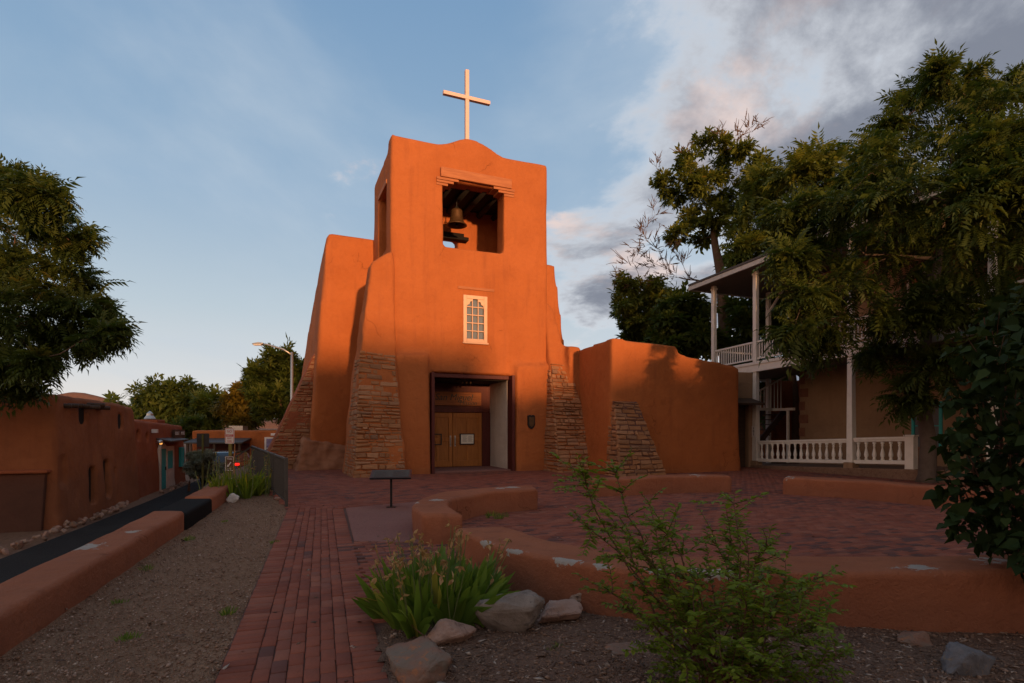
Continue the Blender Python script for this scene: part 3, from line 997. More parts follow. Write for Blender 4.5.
# buttresses
B1 = MB()
B1.hexa([(-2.75, -.92, -.3), (-1.0, -.92, -.3), (-1.0, 2.0, -.3), (-2.8, 2.0, -.3)], [(-2.46, -.32, 4.1), (-1.25, -.32, 4.1), (-1.2, 1.5, 4.1), (-2.44, 1.4, 4.1)])
B1.hexa([(-2.46, -.32, 4.0), (-1.25, -.30, 4.0), (-1.2, 1.5, 4.0), (-2.44, 1.4, 4.0)], [(-2.06, -.10, 7.15), (-1.28, -.08, 7.75), (-1.2, .9, 7.85), (-2.02, .9, 7.2)])
adobe('left_buttress', B1, None, M['adobe'], church, voxel=.09, smooth=6, amp=.05, freq=.8).name = 'buttress'
B2 = MB()
B2.hexa([(4.28, -1.62, -.3), (6.0, -1.85, -.3), (6.3, 2.0, -.3), (4.3, 2.0, -.3)], [(4.55, -.30, 4.05), (5.40, -.34, 4.05), (5.5, 1.9, 4.05), (4.5, 1.9, 4.05)])
B2.hexa([(4.55, -.30, 3.95), (5.36, -.30, 3.95), (5.5, 1.9, 3.95), (4.5, 1.9, 3.95)], [(4.5, .1, 6.6), (4.95, .1, 6.2), (5.0, 1.4, 6.3), (4.5, 1.4, 7.0)])
B2.hexa([(5.2, -.75, -.3), (6.35, -.75, -.3), (6.4, 1.6, -.3), (5.2, 1.6, -.3)], [(5.2, -.62, 4.75), (5.75, -.62, 4.70), (5.8, 1.5, 4.7), (5.2, 1.5, 4.75)])
adobe('buttress', B2, None, M['adobe'], church, voxel=.09, smooth=6, amp=.05, freq=.8)
B3 = MB()
B3.hexa([(-6.1, 4.3, -1.3), (-3.0, 4.15, -1.3), (-3.0, 7.0, -1.3), (-6.15, 7.0, -1.3)], [(-3.55, 4.6, 4.6), (-3.05, 4.5, 4.75), (-3.0, 6.6, 4.75), (-3.6, 6.6, 4.6)])
adobe('buttress', B3, None, M['adobe_red'], church, voxel=.1, smooth=3, amp=.05, freq=.8)

# low side block
A_ = MB()
A_.hexa([(5.28, -3.38, -.3), (11.0, -3.38, -.3), (11.0, 9, -.3), (6.5, 9, -.3)], [(5.36, -3.30, 4.62), (8.05, -3.30, 4.50), (8.05, 8.9, 4.4), (6.5, 8.9, 4.5)])
A_.hexa([(7.4, -3.36, -.3), (11.02, -3.36, -.3), (11.02, 9, -.3), (7.4, 9, -.3)], [(7.4, -3.30, 4.34), (10.92, -3.30, 3.88), (10.92, 8.9, 3.8), (7.4, 8.9, 4.2)])
adobe('side_block', A_, None, M['adobe'], church, voxel=.1, smooth=4, amp=.04, freq=.5)


def stones(name, bl, br, tr, tl, mat, parent, h=(.08, .20), l=(.14, .55), prot=(-.012, .035), back=.07, ragged=0.0):
    """coursed rubble: every stone is its own chipped block set into the face"""
    bl, br, tr, tl = map(Vector, (bl, br, tr, tl))
    nrm = (br - bl).cross(tl - bl).normalized()
    H = ((tl - bl).length + (tr - br).length) / 2
    mb = MB()
    z = 0
    while z < H - .04:
        hh = min(rnd.uniform(*h), H - z)
        f0, f1 = z / H, (z + hh) / H
        W = (bl.lerp(tl, f0) - br.lerp(tr, f0)).length
        x = -rnd.random() * ragged
        while x < W - .02:
            ll = rnd.uniform(*l)
            if x + ll > W - .12: ll = W - x + rnd.uniform(-.02, .06) * (1 if ragged else .3)
            e0, e1 = x / W, (x + ll) / W
            g = .016
            sub = 2 if hh > .2 and rnd.random() < .3 else 1
            for sb in range(sub):
                fa = f0 + (f1 - f0) * sb / sub; fb = f0 + (f1 - f0) * (sb + 1) / sub
                def pt(e, f, dd): return bl.lerp(br, e).lerp(tl.lerp(tr, e), f) + nrm * dd
                du, dv = g / W, g / H
                cs = [(e0 + du, fa + dv), (e1 - du, fa + dv), (e1 - du, fb - dv), (e0 + du, fb - dv)]
                cs = [(e + rnd.uniform(-.02, .02) / W, f + rnd.uniform(-.022, .022) / H) for e, f in cs]
                d = rnd.uniform(*prot)
                k = rnd.uniform(.015, .03)
                ce = sum(c[0] for c in cs) / 4; cf = sum(c[1] for c in cs) / 4
                vsx = [pt(e, f, -back) for e, f in cs] + [pt(e, f, d - .02) for e, f in cs]
                vsx += [pt(e + (k / W if e < ce else -k / W), f + (k / H if f < cf else -k / H), d + rnd.uniform(-.012, .012)) for e, f in cs]
                mb.add(vsx, [(0, 1, 5, 4), (1, 2, 6, 5), (2, 3, 7, 6), (3, 0, 4, 7), (4, 5, 9, 8), (5, 6, 10, 9), (6, 7, 11, 10), (7, 4, 8, 11), (8, 9, 10, 11)])
            x += ll
        z += hh
    return mb.build(name, mat, parent)


stones('stone_facing', (-2.72, -.93, -.05), (-1.06, -.93, -.05), (-1.30, -.33, 4.05), (-2.46, -.33, 4.15), M['stone'], church)
stones('stone_facing', (-2.78, 1.2, -.05), (-2.73, -.90, -.05), (-2.46, -.30, 3.9), (-2.52, .3, 3.9), M['stone'], church, prot=(.0, .03))
stones('stone_facing', (4.30, -1.60, -.05), (5.95, -1.83, -.05), (5.36, -.36, 4.0), (4.58, -.33, 4.05), M['stone'], church)
stones('stone_facing', (4.27, -.25, -.05), (4.27, -1.58, -.05), (4.54, -.36, 3.8), (4.5, -.2, 3.8), M['stone'], church, prot=(.0, .03))
stones('stone_facing', (-6.0, 4.25, -1.2), (-3.1, 4.10, -1.2), (-3.15, 4.47, 4.55), (-3.55, 4.55, 4.55), M['stone'], church, prot=(.0, .05))
# side block buttress: wedge in front of its corner
W_ = MB()
W_.hexa([(5.30, -3.95, -.2), (7.15, -3.95, -.2), (7.1, -3.2, -.2), (5.30, -3.2, -.2)], [(5.38, -3.44, 2.45), (6.3, -3.44, 2.45), (6.3, -3.2, 2.55), (5.38, -3.2, 2.55)])
W_.build('buttress_core', M['mortar'], church)
stones('stone_facing', (5.26, -3.96, -.05), (7.15, -3.96, -.05), (6.28, -3.45, 2.45), (5.36, -3.45, 2.5), M['stone'], church, ragged=.05)
stones('stone_facing', (5.27, -3.0, -.05), (5.27, -3.97, -.05), (5.36, -3.46, 2.4), (5.36, -3.2, 2.4), M['stone'], church, prot=(.0, .03))
# exposed footing under the nave corner
Fm = MB()
Fm.hexa([(-4.35, 3.05, -.3), (-2.4, 3.02, -.3), (-2.4, 3.8, -.3), (-4.4, 4.6, -.3)], [(-4.0, 3.34, 1.15), (-2.4, 3.42, .95), (-2.4, 3.8, 1.0), (-4.0, 4.4, 1.3)])
fo = adobe('footing', Fm, None, M['rock_red'], church, voxel=.06, smooth=2, amp=.12, freq=2.6)
fo.data.materials.clear(); fo.data.materials.append(flat('exposed_footing', (.34, .16, .09), .95, 0, .6, 3, .8, .15))

# cross
mb = MB(); mb.box(1.415, 1.555, .31, .45, 11.9, 14.75)
cr = mb.build('roof_cross', M['cross_paint'], church, bevel=.008)
mb = MB(); mb.box(.58, 2.38, .295, .445, 13.66, 13.79)
mb.build('cross_arm', M['cross_paint'], cr, bevel=.008)

# belfry lintel with stepped corbels
mb = MB(); mb.box(.36, 3.08, -.13, .5, 10.47, 10.82)
li = mb.build('belfry_lintel', M['lintel_wood'], church, bevel=.03)
for sgn, x in ((1, .28), (-1, 3.16)):
    mb = MB()
    for k in range(3):
        a, c = x - .05 * sgn, x + sgn * (.80 - .2 * k + rnd.uniform(-.05, .05))
        mb.box(min(a, c), max(a, c), -.08 + .03 * k, .5, 10.47 - .09 * (k + 1), 10.47 - .09 * k)
    mb.build('corbel', M['lintel_wood'], li, bevel=.015)
# belfry ceiling and joists, near-black to paint in the chamber's shade
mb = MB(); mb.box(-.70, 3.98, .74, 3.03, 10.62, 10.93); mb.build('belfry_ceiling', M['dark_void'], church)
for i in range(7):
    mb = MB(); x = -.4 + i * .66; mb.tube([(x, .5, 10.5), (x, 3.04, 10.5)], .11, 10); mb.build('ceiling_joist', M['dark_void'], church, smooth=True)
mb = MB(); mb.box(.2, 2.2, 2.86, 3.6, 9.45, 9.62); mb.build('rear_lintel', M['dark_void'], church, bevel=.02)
for sgn, x in ((-1, .15),):
    pass
mb = MB(); mb.box(-1.405, -.6, .72, 2.48, 10.25, 10.42); mb.build('side_lintel', M['lintel_wood'], church, bevel=.03)
# shadowing corbels inside above the rear opening
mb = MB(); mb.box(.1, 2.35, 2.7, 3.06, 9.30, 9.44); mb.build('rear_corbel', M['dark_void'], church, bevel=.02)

# choir window
WF = MB()
wx0, wx1, wz0, wz1 = 1.22, 2.14, 4.70, 6.40
yf = -.035
fwm = .13
outw = [(wx0, wx0 + fwm, wz0, wz1), (wx1 - fwm, wx1, wz0, wz1), (wx0 + fwm, wx1 - fwm, wz0, wz0 + fwm), (wx0 + fwm, wx1 - fwm, wz1 - fwm, wz1)]
for x0, x1, z0, z1 in outw: WF.box(x0, x1, yf, .14, z0, z1)
win = WF.build('window', M['pink_paint'], church, bevel=.012)
mb = MB(); mb.box(wx0 - .03, wx1 + .03, yf - .05, .1, wz0 - .06, wz0 - .003); mb.build('sill', M['pink_paint'], win, bevel=.01)
ix0, ix1, iz0, iz1 = wx0 + fwm, wx1 - fwm, wz0 + fwm, wz1 - fwm
mb = MB()
for i in (1, 2):
    x = ix0 + (ix1 - ix0) * i / 3; mb.box(x - .014, x + .014, yf + .03, .10, iz0, iz1)
for j in range(1, 5):
    z = iz0 + (iz1 - iz0) * j / 5; mb.box(ix0, ix1, yf + .036, .094, z - .014, z + .014)
mb.build('glazing_bars', M['pink_paint'], win)
mb = MB()
for sgn, x in ((1, ix0), (-1, ix1)):
    pr = [(x, iz1), (x + sgn * .24, iz1), (x + sgn * .22, iz1 - .07), (x + sgn * .13, iz1 - .10), (x + sgn * .10, iz1 - .19), (x + sgn * .03, iz1 - .22), (x, iz1 - .30)]
    mb.prism_y(pr if sgn < 0 else pr, yf + .02, .105)
mb.build('spandrels', M['pink_paint'], win)
mb = MB(); mb.box(ix0 - .02, ix1 + .02, .06, .072, iz0 - .02, iz1 + .02); mb.build('pane', M['glass'], win)
mb = MB(); mb.box(1.02, 2.42, -.022, .2, 6.60, 6.70); mb.build('window_lintel', M['lintel_wood'], church, bevel=.02)
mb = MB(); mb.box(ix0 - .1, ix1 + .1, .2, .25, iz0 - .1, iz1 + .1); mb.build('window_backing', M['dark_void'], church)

# portal
mb = MB()
mb.box(-.012, .10, -.27, 2.10, 0, 3.545); mb.box(3.03, 3.15, -.26, .22, 0, 3.545); mb.box(.10, 3.03, .06, .30, 3.40, 3.54)
ptl = mb.build('portal_frame', M['maroon'], church, bevel=.015)
mb = MB(); mb.box(3.02, 3.15, .225, 2.06, 0, 3.40); mb.build('portal_jamb', M['white_jamb'], church)
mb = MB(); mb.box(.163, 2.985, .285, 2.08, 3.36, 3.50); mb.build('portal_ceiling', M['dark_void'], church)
mb = MB(); mb.box(-.1, 3.2, -.1, 2.1, -.1, .07); mb.build('threshold', M['concrete'], church, bevel=.02)
mb = MB(); mb.box(.163, 3.015, 2.02, 2.09, 2.22, 3.36); mb.box(2.66, 3.015, 1.96, 2.09, .07, 2.215); mb.box(.163, 2.655, 1.93, 2.05, 2.215, 2.36)
mb.box(.163, .20, 1.96, 2.09, .07, 2.21)
mb.build('door_surround', M['maroon'], church, bevel=.01)
for j, (a, c) in enumerate(((.205, 1.425), (1.435, 2.65))):
    mb = MB()
    mb.box(a, c, 2.0, 2.06, .08, 2.20)
    d = mb.build('door', M['door_wood'], church)
    w = c - a
    mb = MB()
    ys = 1.965
    for (x0, x1, z0, z1) in ((a + .005, a + .16, .085, 2.195), (c - .16, c - .005, .085, 2.195), (a + .161, c - .161, .085, .32), (a + .161, c - .161, 2.0, 2.195), (a + .161, c - .161, 1.08, 1.22), (a + w / 2 - .05, a + w / 2 + .05, .321, 1.079), (a + w / 2 - .05, a + w / 2 + .05, 1.221, 1.999)):
        mb.box(x0, x1, ys, 2.01, z0, z1)
    mb.build('panelling', M['door_wood'], d, bevel=.008)
    mb = MB(); hx = c - .09 if j == 0 else a + .09
    mb.tube([(hx, 1.93, .92), (hx, 1.90, .98), (hx, 1.90, 1.18), (hx, 1.93, 1.24)], .014, 8)
    mb.box(hx - .025, hx + .025, 1.945, 1.967, .88, 1.3)
    mb.build('handle', M['galv'], d)
# notices on the doors
mb = MB(); mb.box(1.72, 2.32, 1.925, 1.968, .94, 1.38); nb = mb.build('notice_frame', M['black_metal'], church)
mb = MB(); mb.box(1.76, 2.28, 1.918, 1.94, .98, 1.34); mb.build('notice_paper', M['paper'], nb)
mb = MB()
for k in range(8): mb.box(1.82, 2.02 - .03 * (k % 3), 1.914, 1.92, 1.30 - k * .035, 1.308 - k * .035)
for k in range(7): mb.box(2.06, 2.24 - .04 * (k % 2), 1.914, 1.92, 1.28 - k * .035, 1.288 - k * .035)
mb.build('notice_lines', M['ink'], nb)
mb = MB()
for (x0, x1, z0, z1) in ((.40, .98, .94, .98), (.40, .98, 1.34, 1.38), (.40, .44, .981, 1.339), (.94, .98, .981, 1.339)): mb.box(x0, x1, 1.93, 1.966, z0, z1)
mb.build('empty_notice_frame', M['black_metal'], church)
# carved board over the door
mb = MB(); mb.box(.24, 2.62, 1.93, 1.975, 2.48, 3.02); sb = mb.build('carved_board', M['sign_wood'], church, bevel=.02)
lettering('San Miguel', .36, M['carve'], sb, (1.46, 1.926, 2.80), shear=.25)
lettering('Mission', .24, M['carve'], sb, (2.05, 1.926, 2.585), shear=.25)
# small lamps on the portal ceiling
for k in range(3):
    mb = MB(); mb.lathe([(.0, -.10), (.035, -.09), (.04, -.03), (.02, 0)], 10, (1.45 + .16 * k, .8, 3.36)); mb.build('portal_lamp', M['bronze'], church)
# plaque and small vent
mb = MB()
sh = [(3.62, 2.06), (3.62, 1.72), (3.66, 1.62), (3.76, 1.55), (3.86, 1.62), (3.90, 1.72), (3.90, 2.06), (3.82, 2.09), (3.76, 2.06), (3.70, 2.09)]
mb.prism_y(sh, -.375, -.25)
pq = mb.build('shield_plaque', M['black_metal'], church, bevel=.01)
mb = MB(); mb.prism_y([(3.76 + (x - 3.76) * .7, 1.83 + (z - 1.83) * .7) for x, z in sh], -.383, -.37); mb.build('plaque_relief', M['bronze'], pq)
mb = MB(); mb.box(2.92, 3.10, -.018, .1, 4.05, 4.17); mb.build('wall_vent', M['adobe'], church, bevel=.01)

# bell hangs in the chamber
bell = thing('bell', 'bronze bell hanging in the opening of the adobe bell tower', 'bell', church.matrix_world @ Vector((0, 0, 0)))
bell.location = Matrix.Rotation(R(23), 4, 'Z') @ Vector((1.46, 1.55, 9.45)) + Vector((-2.88, 20, 0))
mb = MB(); mb.lathe([(.02, .60), (.16, .60), (.215, .56), (.225, .50), (.235, .30), (.27, .16), (.33, .06), (.40, 0.0), (.40, -.025), (.36, -.02), (.30, .06), (.23, .25), (.20, .48), (.02, .52)], 32)
mb.build('bell_body', M['bronze'], bell, smooth=True)
mb = MB(); mb.tube([(0, 0, .60), (0, 0, 1.10)], .022, 8); mb.tube([(-.06, 0, .60), (-.05, 0, .70), (.05, 0, .70), (.06, 0, .60)], .02, 8)
mb.build('hanger', M['black_metal'], bell)
mb = MB(); mb.tube([(0, 0, .5), (0, 0, .03)], .014, 6); mb.lathe([(.0, -.07), (.045, -.04), (.05, 0), (.02, .06)], 12, (0, 0, 0)); mb.build('clapper', M['black_metal'], bell)

# lectern sign on the slab
lec = thing('lectern_sign', 'slanted information panel on a slim metal post in front of the church door', 'information panel', (-2.42, 11.4, .015), R(8))
mb = MB(); mb.box(-.022, .022, -.022, .022, 0, .62); mb.build('post', M['black_metal'], lec)
mb = MB(); mb.box(-.09, .09, -.09, .09, 0, .014); mb.build('base_plate', M['black_metal'], lec)
pan = MB(); pan.box(-.40, .40, -.26, .26, -.018, .018)
po = pan.build('panel', M['black_metal'], lec, bevel=.006); po.location = (0, 0, .655); po.rotation_euler = (R(14), 0, 0)
mb = MB(); mb.box(-.36, .36, -.22, .22, .019, .023); mb.build('panel_face', flat('panel_face', (.07, .068, .06), .75, 0, .3, 12, 0, .15), po)
mb = MB()
for k in range(12):
    for x0 in (-.32, .03): mb.box(x0, x0 + .27 - .03 * (k % 3), -.18 + k * .027, -.172 + k * .027, .0235, .025)
mb.build('panel_text', M['grey_metal'], po)

# ------------------------------------------------------------------ house with the white porch
hx = Vector((.39, -.92, 0)).normalized()
HA = math.atan2(hx.y, hx.x)
house = thing('porch_house', 'two-storey tan house with white wooden porch, balcony and balustrade', 'house', (9.86, 23.0, 0), HA)
zr = lambda t: .04 * t
mb = MB()
mb.box(-.15, 16, 2.62, 12, -.3, 7.9)
cutx = [(4.55, 5.35, .95, 2.4), (9, 10, .95, 2.4), (4.4, 5.7, 4.55, 6.9), (8.5, 9.8, 4.55, 6.9)]
hw = mb.build('wall', M['stucco'], house)
for x0, x1, z0, z1 in cutx:
    mb = MB()
    f = .09
    mb.box(x0 - f, x0, 2.56, 2.70, z0, z1); mb.box(x1, x1 + f, 2.56, 2.70, z0, z1); mb.box(x0 - f, x1 + f, 2.56, 2.70, z1 + .002, z1 + f)
    mb.box((x0 + x1) / 2 - .03, (x0 + x1) / 2 + .03, 2.585, 2.65, z0, z1)
    mb.box(x0, x1, 2.59, 2.645, (z0 + z1) / 2 - .02, (z0 + z1) / 2 + .02)
    wn = mb.build('window' if z0 < 3 else 'balcony_door', M['turq'] if z0 < 3 else M['white_paint'], house)
    mb = MB(); mb.box(x0, x1, 2.61, 2.618, z0, z1); mb.build('pane', M['glass'], wn)
    if z0 < 3:
        mb = MB(); mb.box(x0 - .16, x1 + .16, 2.5, 2.68, z0 - .12, z0 - .003); mb.build('sill', M['quoin'], wn, bevel=.01)
for k in range(7):
    w = .42 if k % 2 else .26
    mb = MB(); mb.box(-.175, -.15 + w, 2.595, 2.9, .15 + k * .55, .15 + k * .55 + .36); mb.build('quoin', M['quoin'], house, bevel=.02)
# porch floor, deck, roof (all rise a little with the ground)
def slope_box(mb, x0, x1, y0, y1, z0, z1):
    mb.hexa([(x0, y0, z0 + zr(x0)), (x1, y0, z0 + zr(x1)), (x1, y1, z0 + zr(x1)), (x0, y1, z0 + zr(x0))],
            [(x0, y0, z1 + zr(x0)), (x1, y0, z1 + zr(x1)), (x1, y1, z1 + zr(x1)), (x0, y1, z1 + zr(x0))])
mb = MB(); slope_box(mb, -.25, 14, -.18, 2.6, -.6, .10); mb.build('porch_floor', M['soil'], house, bevel=.03)
mb = MB(); slope_box(mb, -2.6, 14, -.04, 3.35, 3.98, 4.16); mb.build('balcony_deck', M['roof_dark'], house)
mb = MB(); slope_box(mb, -2.62, 14.05, -.12, -.045, 3.86, 4.24); slope_box(mb, -2.62, 14.05, -.15, -.121, 4.14, 4.26); slope_box(mb, -2.70, -2.621, -.12, 3.4, 3.88, 4.24)
mb.build('balcony_fascia', M['white_paint'], house, bevel=.01)
mb = MB(); slope_box(mb, -3.2, 14.5, -.55, 3.8, 7.98, 8.06); mb.build('porch_ceiling', M['roof_dark'], house)
mb = MB(); slope_box(mb, -3.25, 14.5, -.62, -.551, 7.95, 8.14); slope_box(mb, -3.32, -3.251, -.62, 3.86, 7.95, 8.14); mb.build('eave', M['shingle'], house, bevel=.01)
mb = MB()
mb.hexa([(-3.3, -.65, 8.02), (14.5, -.65, 8.73), (14.5, 12, 8.73), (-3.3, 12, 8.02)], [(-3.3, -.65, 8.10), (14.5, -.65, 8.81), (14.5, 12, 9.7), (-3.3, 12, 9.0)])
mb.build('roof', flat('dark_roof', (.09, .08, .075), .85, 0, .3, 3, .5), house)
for t in (-2.36, 0.0, 4.1, 8.2, 12.3):
    w = .085
    mb = MB()
    z0 = .1 + zr(t) if t >= 0 else -.1
    if t < 0: mb.box(t - w, t + w, -.085, .085, -.2, 3.95 + zr(t))
    else:
        mb.hexa([(t - .11, -.1, z0 + .18), (t + .11, -.1, z0 + .18), (t + .11, .12, z0 + .18), (t - .11, .12, z0 + .18)], [(t - .085, -.085, 3.95 + zr(t)), (t + .085, -.085, 3.95 + zr(t)), (t + .085, .085, 3.95 + zr(t)), (t - .085, .085, 3.95 + zr(t))])
    mb.box(t - w, t + w, -.09, .08, 4.25 + zr(t), 7.97 + zr(t))
    mb.box(t - w - .03, t + w + .03, -.11, .1, 7.78 + zr(t), 7.86 + zr(t))
    mb.build('porch_post', M['white_paint'], house, bevel=.01)
    if t >= 0:
        mb = MB(); mb.box(t - .17, t + .17, -.17, .17, -.1 + zr(t), .275 + zr(t)); mb.build('post_footing', M['stucco'], house, bevel=.02)
mb = MB(); mb.box(-2.45, -2.28, 3.15, 3.32, -.2, 7.9); mb.build('porch_post', M['white_paint'], house, bevel=.01)
mb = MB(); mb.bar((-2.36, 3.2, 6.9), (-1.5, 3.2, 7.85), .09, .09); mb.build('brace', M['white_paint'], house)

# lower balustrade with turned balusters
def rail_run(x0, x1, zb, zt, y=0.0, cap=True):
    mb = MB()
    slope_box(mb, x0, x1, y - .07, y + .07, zt - .07, zt)
    slope_box(mb, x0, x1, y - .045, y + .045, zt - .14, zt - .072)
    slope_box(mb, x0, x1, y - .05, y + .05, zb, zb + .12)
    return mb.build('balustrade_rail', M['white_paint'], house, bevel=.008)
rail_run(.115, 3.985, .24, 1.08); rail_run(4.22, 5.92, .24, 1.10)
mb = MB(); mb.box(5.925, 6.19, -.11, .11, .2, 1.34); mb.build('newel', M['white_paint'], house, bevel=.01)
mb = MB(); mb.box(5.90, 6.22, -.135, .135, 1.343, 1.39); mb.build('newel_cap', M['white_paint'], house, bevel=.008)
prof = [(.055, 0), (.055, .05), (.035, .07), (.062, .14), (.066, .20), (.045, .30), (.028, .40), (.028, .44), (.045, .47), (.028, .50), (.052, .54), (.055, .59)]
mb = MB(); mb.lathe(prof, 12)
b0 = mb.build('baluster', M['white_paint'], house, smooth=True)
xs_ = [.30 + i * .262 for i in range(14)] + [4.36 + i * .27 for i in range(6)]
for i, x in enumerate(xs_):
    o = b0 if i == 0 else b0.copy()
    if i: C.objects.link(o); o.parent = house
    o.location = (x, 0, .355 + zr(x))
# upper railing with slim square pickets
up = 4.24
for x0, x1 in ((-2.27, -.09), (.09, 4.01), (4.19, 8.11), (8.29, 12.2)):
    mb = MB(); slope_box(mb, x0, x1, -.04, .04, up + .80, up + .87); slope_box(mb, x0, x1, -.03, .03, up + .12, up + .18)
    mb.build('balcony_rail', M['white_paint'], house, bevel=.006)
mb = MB(); mb.box(-2.40, -2.32, .09, 3.14, up + .71, up + .78); mb.box(-2.39, -2.33, .09, 3.14, up + .03, up + .09); mb.build('balcony_rail', M['white_paint'], house, bevel=.006)
mb = MB(); mb.box(-.018, .018, -.018, .018, .0, .62)
p0 = mb.build('picket', M['white_paint'], house)
first = True
for i in range(110):
    x = -2.15 + i * .13
    if min(abs(x - t) for t in (-2.36, 0, 4.1, 8.2, 12.3)) < .12 or x > 8: continue
    o = p0 if first else p0.copy()
    if not first: C.objects.link(o); o.parent = house
    first = False
    o.location = (x, 0, up + .18 + zr(x))
# stair in the recess
st = MB()
for k in range(9):
    st.box(-2.5 + .0, -1.3, 0.9 + k * .25, 1.2 + k * .25, .35 + k * .23, .39 + k * .23)
stair = st.build('staircase', M['old_wood'], house)
mb = MB(); mb.bar((-1.28, .7, .2), (-1.28, 3.1, 2.45), .05, .26); mb.bar((-2.52, .7, .2), (-2.52, 3.1, 2.45), .05, .26); mb.build('stringer', M['old_wood'], stair)
mb = MB(); mb.bar((-1.28, 1.0, 3.0), (-1.28, 3.1, 3.9), .05, .07); mb.bar((-1.28, .1, 2.42), (-1.28, 3.1, 2.42), .06, .12)
for k in range(14): mb.box(-1.30, -1.27, .2 + k * .2, .23 + k * .2, 2.48, 2.95 + max(0, (k - 3)) * .08)
mb.build('stair_rail', M['white_paint'], stair)
mb = MB(); mb.box(-.55, -.47, 2.3, 2.4, .1, 2.35); mb.box(-1.25, -.2, 2.28, 2.42, 2.351, 2.46); mb.build('stair_frame', M['white_paint'], house)
mb = MB(); mb.box(-6, -.2, 6.4, 6.6, -.3, 4.0); mb.build('rear_wall', M['adobe_dark'], house)
mb = MB(); mb.box(-2.7, -2.62, 3.4, 6.4, -.3, 3.85); mb.build('end_wall', M['adobe_dark'], house)
# number board on the corner post
mb = MB(); mb.box(-.085, .085, -.128, -.105, 1.24, 1.68); nbd = mb.build('number_board', M['sign_white'], house)
for ch, z in (('1', 1.58), ('0', 1.46), ('1', 1.34)):
    lettering(ch, .13, M['ink'], nbd, (0, -.130, z), name='numeral')

# passage gate between church block and porch
pg = thing('passage_gate', 'dark timber gate under a brown wall between church block and white porch', 'gate', (8.45, 22.6, 0), R(20))
mb = MB(); mb.box(-.6, 1.45, 0, .4, 2.75, 3.85); mb.box(-.6, -.2, 0, .4, -.2, 2.75); mb.box(1.2, 1.45, 0.002, .4, -.2, 2.75); mb.build('wall', M['stucco'], pg, bevel=.04)
mb = MB(); mb.box(-.2, 1.2, .2, .26, 0, 2.7); mb.build('gate_leaf', M['old_wood'], pg)
mb = MB(); mb.hexa([(-.3, -.7, 2.5), (1.35, -.7, 2.5), (1.35, -.01, 2.7), (-.3, -.01, 2.7)], [(-.3, -.7, 2.58), (1.35, -.7, 2.58), (1.35, -.01, 2.8), (-.3, -.01, 2.8)]); mb.build('canopy', M['old_wood'], pg)

# ------------------------------------------------------------------ old adobe houses along the street
SA = math.atan2(1, -.32)
def hpos(t, d=0.0):
    n = Vector((-1, -.32, 0)).normalized()
    return Vector((-12 - .32 * t, 15 + t, 0)) + n * d
sl = math.sqrt(1 + .32 ** 2)
house1 = thing('adobe_house', 'old brown two-level adobe house with slit windows and viga beams, nearest on the street', 'house', (-12, 15, ROADZ), SA)
# local x runs along the street, local y away from it to the left
H1 = MB()
H1.hexa([(-.12, -.12, -.4), (6.4 * sl, -.12, -.4), (6.4 * sl, 8, -.4), (-.12, 8, -.4)], [(.05, .08, 3.52), (6.25 * sl, .08, 3.40), (6.25 * sl, 8, 3.3), (.05, 8, 3.62)])
c1 = MB()
def slit(t, z0, z1, w=.26, d=.3):
    c1.box(t * sl - w / 2, t * sl + w / 2, -.5, d, z0 + 1.0, z1 + 1.0)
slit(1.73, 1.72, 2.25, .42); slit(4.7, 1.55, 2.07, .42); slit(2.22, -.68, .4, .46); slit(3.3, -.62, .55, .46); slit(4.0, .05, .3, .14, .15)
c1.box(.12, .62, -.5, .06, 1.05, 1.85)
adobe('wall', H1, c1, M['adobe_dark'], house1, voxel=.09, smooth=6, amp=.05, freq=.7)
for t, z0, z1 in ((2.22, -.68, .4), (3.3, -.62, .55), (1.73, 1.72, 2.25), (4.7, 1.55, 2.07)):
    mb = MB(); mb.box(t * sl - .2, t * sl + .2, .10, .26, z0 + .98, z1 + 1.02); mb.build('window_infill', M['dark_void'], house1)  # near-black boxes paint the shade inside the slit windows
for i in range(9):
    x = .55 + i * .32 + rnd.uniform(-.05, .05)
    mb = MB(); z_ = 3.26 + rnd.uniform(-.05, .05); mb.tube([(x, .5, z_), (x + rnd.uniform(-.05, .05), -rnd.uniform(.08, .42), z_ - rnd.uniform(0, .06))], [.075, .06], 10)
    mb.build('viga_beam', M['old_wood'], house1, smooth=True)
# painted band and coping on the gable
mb = MB(); mb.hexa([(-.26, .25, -.2), (-.12, .25, -.2), (-.05, 7.9, -.2), (-.28, 7.9, -.2)], [(-.20, .18, 1.42), (-.02, .18, 1.42), (-.02, 7.9, 1.42), (-.22, 7.9, 1.42)])
mb.build('dado_band', M['dado'], house1, bevel=.03)
mb = MB(); mb.box(-.30, .02, .10, 7.9, 1.423, 1.52); mb.build('coping', M['adobe_red'], house1, bevel=.04, seg=3)

house2 = thing('adobe_house', 'low reddish adobe house with turquoise door in a white surround', 'house', tuple(hpos(6.45, .12)[:2]) + (ROADZ,), SA)
L2 = (13.75 - 6.45) * sl
H2 = MB()
H2.hexa([(0.02, -.1, -.4), (L2, -.1, -.4), (L2, 7, -.4), (.02, 7, -.4)], [(.02, .05, 2.92), (L2 - .12, .05, 2.72), (L2 - .1, 7, 2.7), (.02, 7, 2.9)])
c2 = MB()
X2 = lambda t: (t - 6.45) * sl
c2.box(X2(6.75), X2(6.75) + .34, -.5, .35, 2.15, 2.52); c2.box(X2(7.75), X2(7.75) + .34, -.5, .35, 2.08, 2.42)
c2.box(X2(9.35), X2(9.35) + .80, -.5, .22, -.5, 1.70); c2.box(X2(10.3), X2(10.3) + .80, -.5, .16, .78, 1.58); c2.box(X2(12.55), X2(12.55) + .6, -.5, .16, .72, 1.66)
adobe('wall', H2, c2, M['adobe_red'], house2, voxel=.085, smooth=4, amp=.05, freq=.7)
mb = MB()
